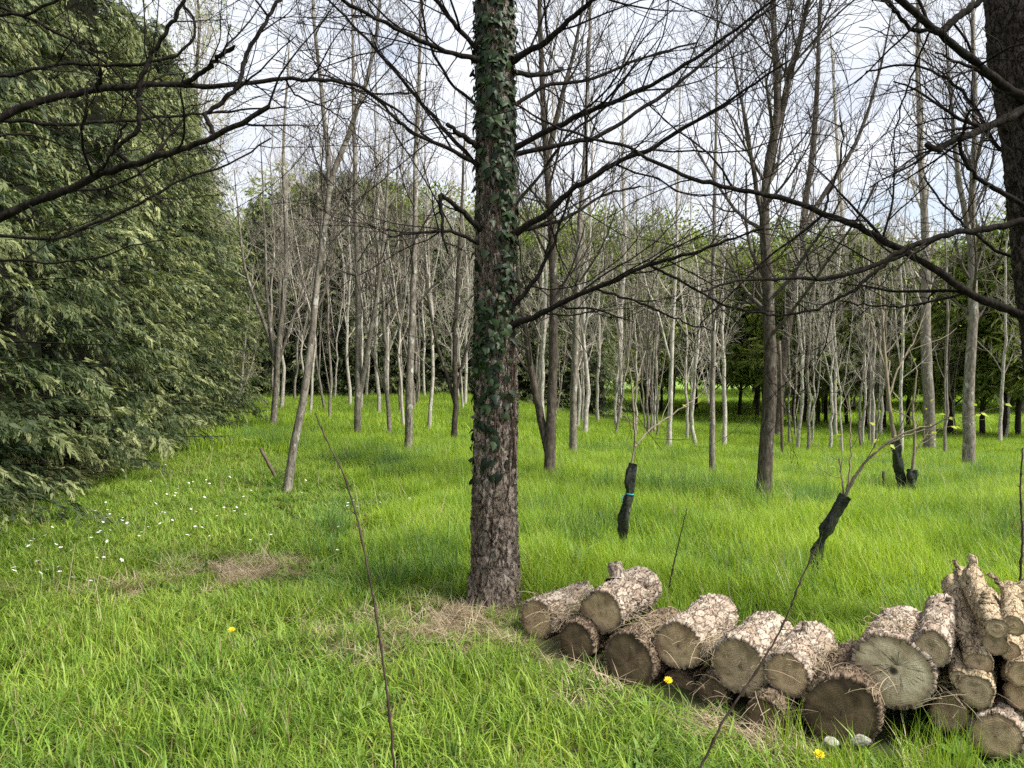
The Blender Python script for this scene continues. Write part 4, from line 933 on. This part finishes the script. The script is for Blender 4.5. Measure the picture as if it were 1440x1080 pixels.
lg('dark shaded low log under the humped top log', 884, 928, 3.76, 78, .52, 4, mb=M_LOGD, mc=M_CUTD)
lg('ringed log third along the top row, its bark flaking', 953, 908, 3.70, 72, .56, 5, .02, mc=M_CUTB)
lg('pale speckled cut log in the middle of the row', 1040, 938, 3.46, 82, .55, 6, mc=M_CUTG, splits=4)
lg('smaller brown-faced log right of the middle with a stub on top', 1107, 949, 3.30, 62, .56, 7, .02, mc=M_CUTB, stubs=[(.7, -.1, .035, .02)])
lg('largest dark bottom log with a brown stained cut end', 1182, 1003, 3.12, 106, .55, 8, mb=M_LOGD, mc=M_CUTD)
lg('biggest cream-faced log with radial splits and a centre hole', 1256, 944, 3.14, 106, .52, 9, mc=M_CUTP, splits=9, hole=True, stubs=[(.6, -.2, .015, .014)])
lg('medium grey-faced log leaning on the right of the cream log', 1310, 913, 3.08, 52, .60, 10, .02, mc=M_CUTG, mb=M_LOGB, splits=1, stubs=[(.8, .3, .02, .015)])
lg('low broken log end in the shade below the middle row', 1003, 975, 3.56, 50, .45, 11, mb=M_LOGD, mc=M_CUTD)
lg('mossy straw-covered low log under the brown-faced one', 1078, 1014, 3.24, 62, .5, 12, mb=M_LOGD, mc=M_CUTD)
lg('low log with peeling bark right of the cream log', 1336, 1003, 3.14, 54, .5, 13, mb=M_LOGD, mc=M_CUTB)
lg('round low log at the bottom right corner of the pile', 1401, 1036, 2.97, 66, .5, 14, mb=M_LOGB, mc=M_CUTB)
lg('short log above the bottom right one with a forked side branch', 1372, 972, 3.0, 48, .55, 15, .03, mb=M_POLEB, mc=M_CUTG, stubs=[(.2, -.9, .09, .022)])
lg('added dark log filling the gap left of the short poles', 1345, 948, 3.22, 46, .5, 31, mb=M_LOGD, mc=M_CUTD)  # filler log added to close a bright gap, gap shade put into dark colours
lg('added dark log filling the gap behind the bottom right corner log', 1424, 1004, 3.1, 50, .5, 32, mb=M_LOGD, mc=M_CUTD)  # another added filler, coloured dark so the opening reads as shade
lg('added dark log filling the gap between the dark low one and the ringed one', 955, 965, 3.72, 46, .5, 33, mb=M_LOGD, mc=M_CUTD)  # added to block the green behind, dark bark and cut standing in for shade
def pole(label, a, b_, w0, seed, **k): log(label, at(*a), at(*b_), w0/F*a[2]*.5, seed, cell=(.022, .045), dep=.010, **k)
pole('long pale pole slanting up on the left of the small stack', (1377, 933, 3.06), (1340, 808, 3.85), 36, 16, mb=M_POLEB, mc=M_CUTG, splits=1, stubs=[(.45, 1.0, .05, .018), (.2, -1.1, .05, .02), (.8, .9, .06, .016)])
pole('thin pole topping the small stack, ending in a dark stub', (1402, 883, 3.0), (1367, 800, 3.7), 31, 17, mb=M_POLEB, mc=M_CUTG, splits=0, stubs=[(.3, -.2, .03, .018), (.97, .0, .05, .018)])
pole('grey-ended pole tucked under the topmost thin pole', (1399, 905, 3.08), (1385, 828, 3.75), 36, 18, mb=M_POLEB, mc=M_CUTG, splits=1)
pole('thin forked pole at the right edge top of the stack', (1425, 880, 2.98), (1423, 818, 3.6), 29, 19, mb=M_POLEB, mc=M_CUTB, splits=0, stubs=[(.9, .7, .09, .012), (.5, .8, .07, .014), (.85, -.9, .08, .010)])
pole('pale smooth pole running out of the right edge', (1440, 950, 3.0), (1436, 872, 3.6), 42, 20, mb=M_POLEB, mc=M_CUTB, splits=0)
pole('brown log end cut off by the right edge', (1437, 976, 3.04), (1480, 930, 3.55), 46, 21, mb=M_LOGD, mc=M_CUTB, splits=1)
pole('thin bare pole lying over the short forked log', (1350, 955, 3.04), (1322, 850, 3.75), 26, 22, mb=M_POLEB, mc=M_CUTG, splits=0, stubs=[(.6, .8, .04, .012)])
pole('small pole end between the two grey-ended poles', (1420, 915, 3.06), (1410, 838, 3.7), 28, 23, mb=M_POLEB, mc=M_CUTB, splits=0, stubs=[(.7, .2, .05, .012)])
pole('slim pole behind the topmost thin pole', (1385, 868, 3.2), (1352, 797, 3.9), 24, 24, mb=M_POLEB, mc=M_CUTG, splits=0, stubs=[(.9, -.5, .05, .010)])
pole('small round pole end low at the right edge', (1425, 950, 3.1), (1418, 880, 3.7), 32, 25, mb=M_POLEB, mc=M_CUTG, splits=0)
# straw caught on and between the logs
r = np.random.default_rng(44); P, R = [], []
for px, py, D, sx, n_ in [(795, 862, 4.2, .07, 120), (925, 878, 3.9, .10, 200), (1010, 905, 3.6, .06, 120), (1075, 915, 3.55, .07, 110), (1150, 925, 3.4, .09, 200), (1205, 950, 3.18, .06, 110), (1265, 880, 3.3, .06, 90), (1080, 985, 3.28, .05, 55), (770, 842, 4.6, .06, 60), (1000, 960, 3.55, .05, 20), (1330, 965, 3.1, .05, 60)]:
    c = at(px, py, D); 
    n_ = int(n_*.62); q0 = c+r.normal(0, 1, (n_, 3))*np.array([sx, sx, .018]); a = r.random(n_)*6.283; ln = r.uniform(.06, .2, n_)
    d = np.stack([np.cos(a), np.sin(a), r.normal(-.1, .3, n_)], -1); k = np.linspace(-.5, .5, 5)
    bend = np.stack([-np.sin(a), np.cos(a), 0*a], -1)*r.normal(0, .25, (n_, 1))
    P.append(q0[:, None]+(d[:, None]*k[None, :, None]+bend[:, None]*(k**2)[None, :, None]-np.array([0, 0, .5])*(k**2)[None, :, None])*ln[:, None, None])
    R.append(np.tile([.0012, .0016, .0017, .0016, .0008], (n_, 1)))
P = np.concatenate(P); V, Q = tubes(P, np.concatenate(R), 3)
o = link('dry_straw', mesh_np('dry_straw', V, Q, M_DRY, {'shade': np.repeat(r.random(len(P)), 15), 'dry': np.ones(len(V))})); o['kind'] = 'stuff'; tag(o, 'wisps of dry straw caught on and between the logs', 'straw')

# ------------------------------------------------------------------ saplings, guards, stakes, canes
def sapling(label, stems, D, seed, leaves=0, m=M_SAPL, nb=4, name='sapling', bl=.3, lsz=(.03, .055)):
    r = np.random.default_rng(seed); f = at(*stems[0][0][0], D); f[2] = min(f[2], 9); root = thing(name, label, name.replace('_', ' '), f)
    tips = []
    for pts, w0, w1, d1 in stems:
        p = resample(catmull([at(px, py, D+(d1-D)*j/(len(pts)-1)) for j, (px, py) in enumerate(pts)], 5), len(pts)*5)-f
        p[1:] += r.normal(0, .003, (len(p)-1, 3)); R = np.linspace(w0, w1, len(p))*.5/F*D*(1+r.normal(0, .07, len(p)))
        parts = [tubes(p[None], R[None], 7)]; tips.append(p[-1:])
        if nb:
            b2, r2 = grow(p[None], R[None], nb, .35, 1, .7, bl, 6, .4, .1, .6, .002, .6, r); parts.append(tubes(b2, r2, 4)); tips += [b2[:, -1], b2[:, 3]]
        V, Q = join(parts); link('stem', mesh_np('stem', V, Q, m), root)
    if leaves:
        tp = np.concatenate(tips); tp = tp[r.integers(0, len(tp), leaves)]+r.normal(0, .03, (leaves, 3))
        lm = None
        for j in range(leaves):
            if lm is None:
                q = np.array([[0, 0, 0], [.3, .35, .06], [1, 0, -.05], [.3, -.35, .06]]); lm = mesh_np('leaf', q, np.array([[0, 1, 2], [0, 2, 3]]), M_BUD, {'shade': np.array([.6]*4)}, False)
            s = r.uniform(*lsz); link('leaf', lm, root, tuple(tp[j]), tuple(r.uniform(-1, 1, 3)*np.array([.8, .8, 3.1])), (s, s, s))
    return root
def guard(label, pts, D0, D1, w0, seed, ties=(), squeeze=(), name='tree_guard'):
    r = np.random.default_rng(seed); k = len(pts)
    p = resample(catmull([at(px, py, D0+(D1-D0)*j/(k-1)) for j, (px, py) in enumerate(pts)], 4), 26)
    f = p[0].copy(); root = thing(name, label, 'tree guard', f); t_ = np.linspace(0, 1, 26)
    R = w0*.5/F*D0*(1+.10*np.sin(t_*17+seed)+r.normal(0, .05, 26))
    for s in squeeze: R *= 1-.30*np.exp(-((t_-s)/.05)**2)
    V, Q = tubes((p-f)[None], R[None], 20); V = V.reshape(26, 20, 3); c = (p-f)[:, None]
    a = np.arange(20)/20*6.283; V = c+(V-c)*(1+.22*np.sin(a*3+t_[:, None]*9)+.14*np.sin(a*7-t_[:, None]*17)+r.normal(0, .07, (26, 20)))[..., None]
    link('mesh_tube', mesh_np('mesh_tube', V.reshape(-1, 3), Q, M_GUARD), root)
    for tt in ties:
        i0 = int(tt*25); a = np.linspace(0, 6.283, 25); x = p[i0]-f
        ring = x+np.stack([np.cos(a), np.sin(a), .12*np.sin(a*2)], -1)*R[i0]*1.12; V, Q = tubes(ring[None], np.full((1, 25), .006), 5)
        tail = x+np.array([[-R[i0], -.01, 0], [-R[i0]-.03, -.02, -.02], [-R[i0]-.04, -.02, -.07]]); V2, Q2 = tubes(tail[None], np.full((1, 3), .004), 4)
        V, Q = join([(V, Q), (V2, Q2)]); link('twine_tie', mesh_np('twine_tie', V, Q, M_TIE), root)
    return root
D1_ = foot(875, 782)[1]
guard('crumpled black mesh guard tied with turquoise twine in the meadow', [(874, 785), (876, 750), (879, 722), (885, 695), (885, 675), (891, 652)], D1_, D1_, 13.5, 1, (.70,), (.70, .2))
sapling('thin sapling rising from the twine-tied guard with one side shoot', [([(884, 720), (888, 655), (893, 620), (891, 580), (889, 545), (886, 520)], 4, 2, D1_), ([(893, 628), (912, 606), (935, 590), (965, 570), (985, 555)], 3, 1.2, D1_+.3)], D1_, 2, 4, nb=3)
D2_ = foot(1135, 822)[1]
guard('leaning black mesh guard on the bent sapling at the right', [(1133, 824), (1146, 786), (1156, 760), (1172, 725), (1189, 697)], D2_, D2_-.1, 14.5, 3, (), (.5,))
sapling('bent sapling arching right out of the leaning guard, with yellow new leaves', [([(1172, 730), (1190, 694), (1212, 656), (1240, 628), (1280, 606), (1312, 598), (1335, 586)], 5, 2, D2_-.4), ([(1186, 700), (1203, 668), (1228, 638), (1262, 618), (1300, 604)], 3.5, 1.5, D2_-.2), ([(1190, 690), (1196, 650), (1196, 600), (1194, 556)], 3, 1.4, D2_), ([(1186, 696), (1184, 670), (1181, 645)], 3, 1.8, D2_)], D2_-.05, 4, 26, nb=3, bl=.35)
D3_ = foot(1271, 700)[1]
guard('tall stiff black guard round the young tree at the right', [(1272, 702), (1269, 685), (1266, 665), (1261, 640), (1258, 618)], D3_, D3_, 12, 5)
sapling('young tree rising straight out of the tall stiff guard', [([(1266, 670), (1258, 620), (1251, 570), (1244, 500), (1240, 440), (1232, 370)], 7, 2.5, D3_), ([(1250, 560), (1262, 520), (1285, 480), (1300, 440)], 3, 1.5, D3_+.3)], D3_, 6, 30, nb=8, bl=.6)
guard('short squat black guard beside the tall stiff one', [(1281, 700), (1281, 678), (1283, 660)], D3_-.1, D3_-.1, 14, 7)
sapling('slim sapling in the short squat guard', [([(1282, 678), (1284, 655), (1286, 620), (1284, 570), (1290, 520)], 5, 2, D3_-.1), ([(1285, 640), (1296, 622), (1306, 606)], 2.5, 1.2, D3_-.1)], D3_-.1, 8, 14, nb=4)
f = foot(1101, 602); guard('collapsed dark guard lying in the grass behind the stout forked tree', [(1094, 604), (1102, 601), (1112, 603)], f[1], f[1], 9, 9)
def stake(label, a, b_, w_, D, seed, m=M_STAKE):
    p0, p1 = at(*a, D), at(*b_, D); p = np.linspace(p0, p1, 8)+np.random.default_rng(seed).normal(0, .003, (8, 3)); R = np.full(8, w_*.5/F*D); R[-1] *= .85
    p = np.vstack([p, p[-1:]]); R = np.append(R, .0005); V, Q = tubes((p-p0)[None], R[None], 6); return tag(link('wooden_stake', mesh_np('wooden_stake', V, Q, m), None, tuple(p0)), label, 'stake')
DS = foot(404, 676)[1]
stake('broken wooden stake leaning left at the foot of the leaning tree', (397, 688), (366, 630), 5, DS, 1)
stake('thin straight stake standing behind the stout forked tree', (1101, 650), (1096, 480), 4.6, foot(1101, 648)[1], 2)
stake('tiny dark peg left of the tall stiff guard', (1243, 684), (1242, 662), 4, D3_, 3)
f = at(404, 690, DS-.05); root = thing('tree_net', 'loose dark green netting round the foot of the leaning tree', 'net', f); hh = np.linspace(0, 1, 24)
for sg in (-1, 1):
    P = np.stack([np.stack([(.075+.02*np.sin(hh*7+k))*np.cos(sg*hh*3+k*.628), (.075+.02*np.sin(hh*7+k))*np.sin(sg*hh*3+k*.628), hh*.26], -1) for k in range(10)])
    V, Q = tubes(P, np.full(P.shape[:2], .0022), 3); link('mesh_strands', mesh_np('mesh_strands', V, Q, M_NET), root)
def cane(label, pts, D0, D1, w0, w1, seed, nodes=6, m=M_STEM, nb=0):
    r = np.random.default_rng(seed); k = len(pts)
    p = resample(catmull([at(px, py, D0+(D1-D0)*j/(k-1)) for j, (px, py) in enumerate(pts)], 6), 60); f = p[0].copy()
    p[1:-1] += r.normal(0, .0012, (58, 3)); R = np.linspace(w0, w1, 60)*.5/F*D0
    for i in r.choice(np.arange(3, 57), nodes, False): R[i] *= 1.55
    root = thing('bare_cane', label, 'cane', f); V, Q = tubes((p-f)[None], R[None], 7); link('stem', mesh_np('stem', V, Q, m), root)
    for i in r.choice(np.arange(5, 57), nodes, False):
        d = nrm(nrm(p[i]-p[i-1])+r.normal(0, .6, 3)); q = p[i]-f+d*np.linspace(0, .022, 3)[:, None]; V, Q = tubes(q[None], np.array([[.003, .0022, .0006]]), 5); link('bud', mesh_np('bud', V, Q, m), root)
g0 = foot(560, 1150)
cane('long thin bare cane arching left across the front lawn', [(561, 1150), (555, 1080), (545, 980), (530, 870), (515, 790), (500, 720), (480, 660), (456, 612), (443, 580)], g0[1], g0[1]+.15, 4.2, 1.8, 1, 12)
g0 = foot(960, 1130)
cane('bare brown cane slanting right in front of the logs', [(958, 1130), (985, 1080), (1020, 1010), (1060, 950), (1100, 880), (1128, 812), (1150, 765)], g0[1], g0[1]+.1, 4, 1.9, 2, 8)
g0 = foot(936, 860)
cane('hair-thin upright stem behind the ringed log', [(936, 862), (944, 810), (955, 760), (966, 715)], g0[1], g0[1], 3, 1.2, 3, 3)
cane('dark thin stem standing at the far right edge above the stack', [(1436, 900), (1434, 830), (1438, 760), (1435, 690), (1438, 630)], 3.9, 3.9, 4, 2, 4, 4)

# ------------------------------------------------------------------ flowers and small things
def dandelion(label, px, py, D, seed):
    r = np.random.default_rng(seed); c = at(px, py, D); f = c.copy(); f[2] = float(gz(c[0], c[1])); h = c[2]-f[2]
    root = thing('dandelion', label, 'flower', f, 'dandelions'); p = np.array([[0, 0, 0], [.006, .004, h*.5], [0, 0, h]]); V, Q = tubes(catmull(p, 4)[None], np.full((1, 9), .0022), 6); link('stalk', mesh_np('stalk', V, Q, M_STALK), root)
    Vs, Fs = [], []; 
    for lay, (n_, ln, el) in enumerate(((22, .022, .25), (18, .018, .6), (12, .012, 1.0))):
        for j in range(n_):
            a = j*6.283/n_+lay+r.normal(0, .06); d = np.array([math.cos(a)*math.cos(el), math.sin(a)*math.cos(el), math.sin(el)]); s = np.array([-math.sin(a), math.cos(a), 0])*.0026; l = ln*r.uniform(.85, 1.1); i = len(Vs)
            Vs += [np.zeros(3), d*l*.6+s, d*l, d*l*.6-s]; Fs.append([i, i+1, i+2, i+3])
    Vh = np.array(Vs); tl = .45; Vh = Vh@np.array([[1, 0, 0], [0, math.cos(tl), math.sin(tl)], [0, -math.sin(tl), math.cos(tl)]])
    Vh = Vh+[0, 0, h]; link('flower_head', mesh_np('flower_head', Vh, np.array(Fs), M_YEL, None, False), root)
dandelion('yellow dandelion alone in the left foreground lawn', 326, 886, 4.35, 1)
dandelion('yellow dandelion in the grass just before the ringed log', 940, 957, 3.45, 2)
dandelion('yellow dandelion at the bottom edge below the dark bottom log', 1152, 1061, 2.8, 3)
dandelion('yellow dandelion peeping over the top of the cream-faced log', 1259, 861, 4.0, 4)
dandelion('half-hidden yellow dandelion behind the leftmost log', 823, 826, 4.95, 5)
r = np.random.default_rng(61); pts = []
for cx, cy_, sx, sy, n_ in [(75, 790, 60, 22, 46), (200, 740, 60, 28, 60), (290, 690, 40, 14, 46), (560, 720, 60, 24, 60), (380, 740, 90, 35, 40), (130, 760, 90, 20, 40), (430, 770, 60, 14, 16), (60, 830, 50, 12, 12)]:
    for _ in range(n_):
        f = foot(r.normal(cx, sx), r.normal(cy_, sy)); 
        if f[0] > hedge_x(f[1])+.1: pts.append(f)
P = np.array(pts); n_ = len(P); P[:, 2] += r.uniform(.06, .11, n_); a = np.arange(10)/10*6.283
rr_ = np.where(np.arange(10) % 2 == 0, 1., .55)[None]*r.uniform(.013, .020, n_)[:, None]
tilt = r.normal(0, .35, (n_, 2))+np.array([0, -.35])
ring = np.stack([np.cos(a)[None]*rr_, np.sin(a)[None]*rr_, 0*rr_], -1); ring[..., 2] = (ring[..., :2]*-tilt[:, None]*-1).sum(-1)+.003
V = np.concatenate([P[:, None], P[:, None]+ring], 1); i0 = np.arange(n_)[:, None, None]*11
Fd = (i0+np.array([[0, 1+j, 1+(j+1) % 10] for j in range(10)])[None]).reshape(-1, 3)
V2, F2 = V.reshape(-1, 3), Fd
o = link('daisies', mesh_np('daisies', V2, F2, M_WHITE, None, False)); o['kind'] = 'stuff'; tag(o, 'drift of tiny white daisies scattered over the left lawn', 'daisies')
# pale chunks under the dark log
def chunk(label, px, py, D, s, seed):
    r = np.random.default_rng(seed); n_ = 120; k = np.arange(n_)+.5; ph = np.arccos(1-2*k/n_); th = k*2.39996*2
    d = np.stack([np.cos(th)*np.sin(ph), np.sin(th)*np.sin(ph), np.cos(ph)], -1); import bmesh
    bm = bmesh.new(); bmesh.ops.create_icosphere(bm, subdivisions=3, radius=1)
    ax_ = nrm(r.normal(0, 1, (14, 3))); off = r.uniform(.38, .8, 14)
    for v in bm.verts:
        c = np.array(v.co)
        for a_, o_ in zip(ax_, off):
            e = c@a_-o_
            if e > 0: c = c-a_*e*.85
        c = c*(1+r.normal(0, .05)); v.co = Vector(c*np.array(s))
    me = bpy.data.meshes.new('pale_chunk'); bm.to_mesh(me); bm.free(); me.materials.append(M_CHUNK)
    return tag(link('pale_chunk', me, None, tuple(at(px, py, D))), label, 'stone')
chunk('larger white chunk in the grass under the dark bottom log', 1210, 1040, 2.98, (.06, .035, .026), 1)
chunk('smaller white chunk left of the larger one under the dark log', 1168, 1043, 2.98, (.034, .03, .034), 2)
# broad-leaved weeds by the logs and in the lawn
def weed(label, px, py, n_, s, seed, up=.6):
    r = np.random.default_rng(seed); f = foot(px, py); root = thing('weed', label, 'weed', f, 'broad-leaved weeds')
    k = np.linspace(0, 1, 6); w_ = np.array([.12, .55, .9, 1., .7, .05])*.30
    V = np.concatenate([np.stack([-w_, k, .25*k-.45*k*k-.10*w_], -1), np.stack([0*w_, k, .25*k-.45*k*k], -1), np.stack([w_, k, .25*k-.45*k*k-.10*w_], -1)]); Fq = []
    for c in range(2):
        for j in range(5): Fq.append([c*6+j, c*6+6+j, c*6+7+j, c*6+1+j])
    me = mesh_np('leaf', V, np.array(Fq), M_WEED, {'shade': np.full(18, .5)})
    for j in range(n_):
        q = s*r.uniform(.6, 1.15); link('leaf', me, root, (0, 0, .02), (r.uniform(.1, up), r.normal(0, .2), j*2.4+r.normal(0, .3)), (q, q, q))
weed('broad-leaved weed at the bottom right before the corner log', 1350, 1075, 9, .11, 1, 1.0)
weed('low broad-leaved weed before the peeling low log', 1300, 1040, 7, .09, 2, 1.1)
weed('broad-leaved weed in the bottom left lawn', 60, 1050, 8, .09, 3)
weed('broad-leaved weed in the grass before the ringed log', 900, 1005, 6, .07, 4, 1.0)
weed('leafy weed tuft in the lawn near the bottom centre left', 310, 1040, 8, .08, 5)
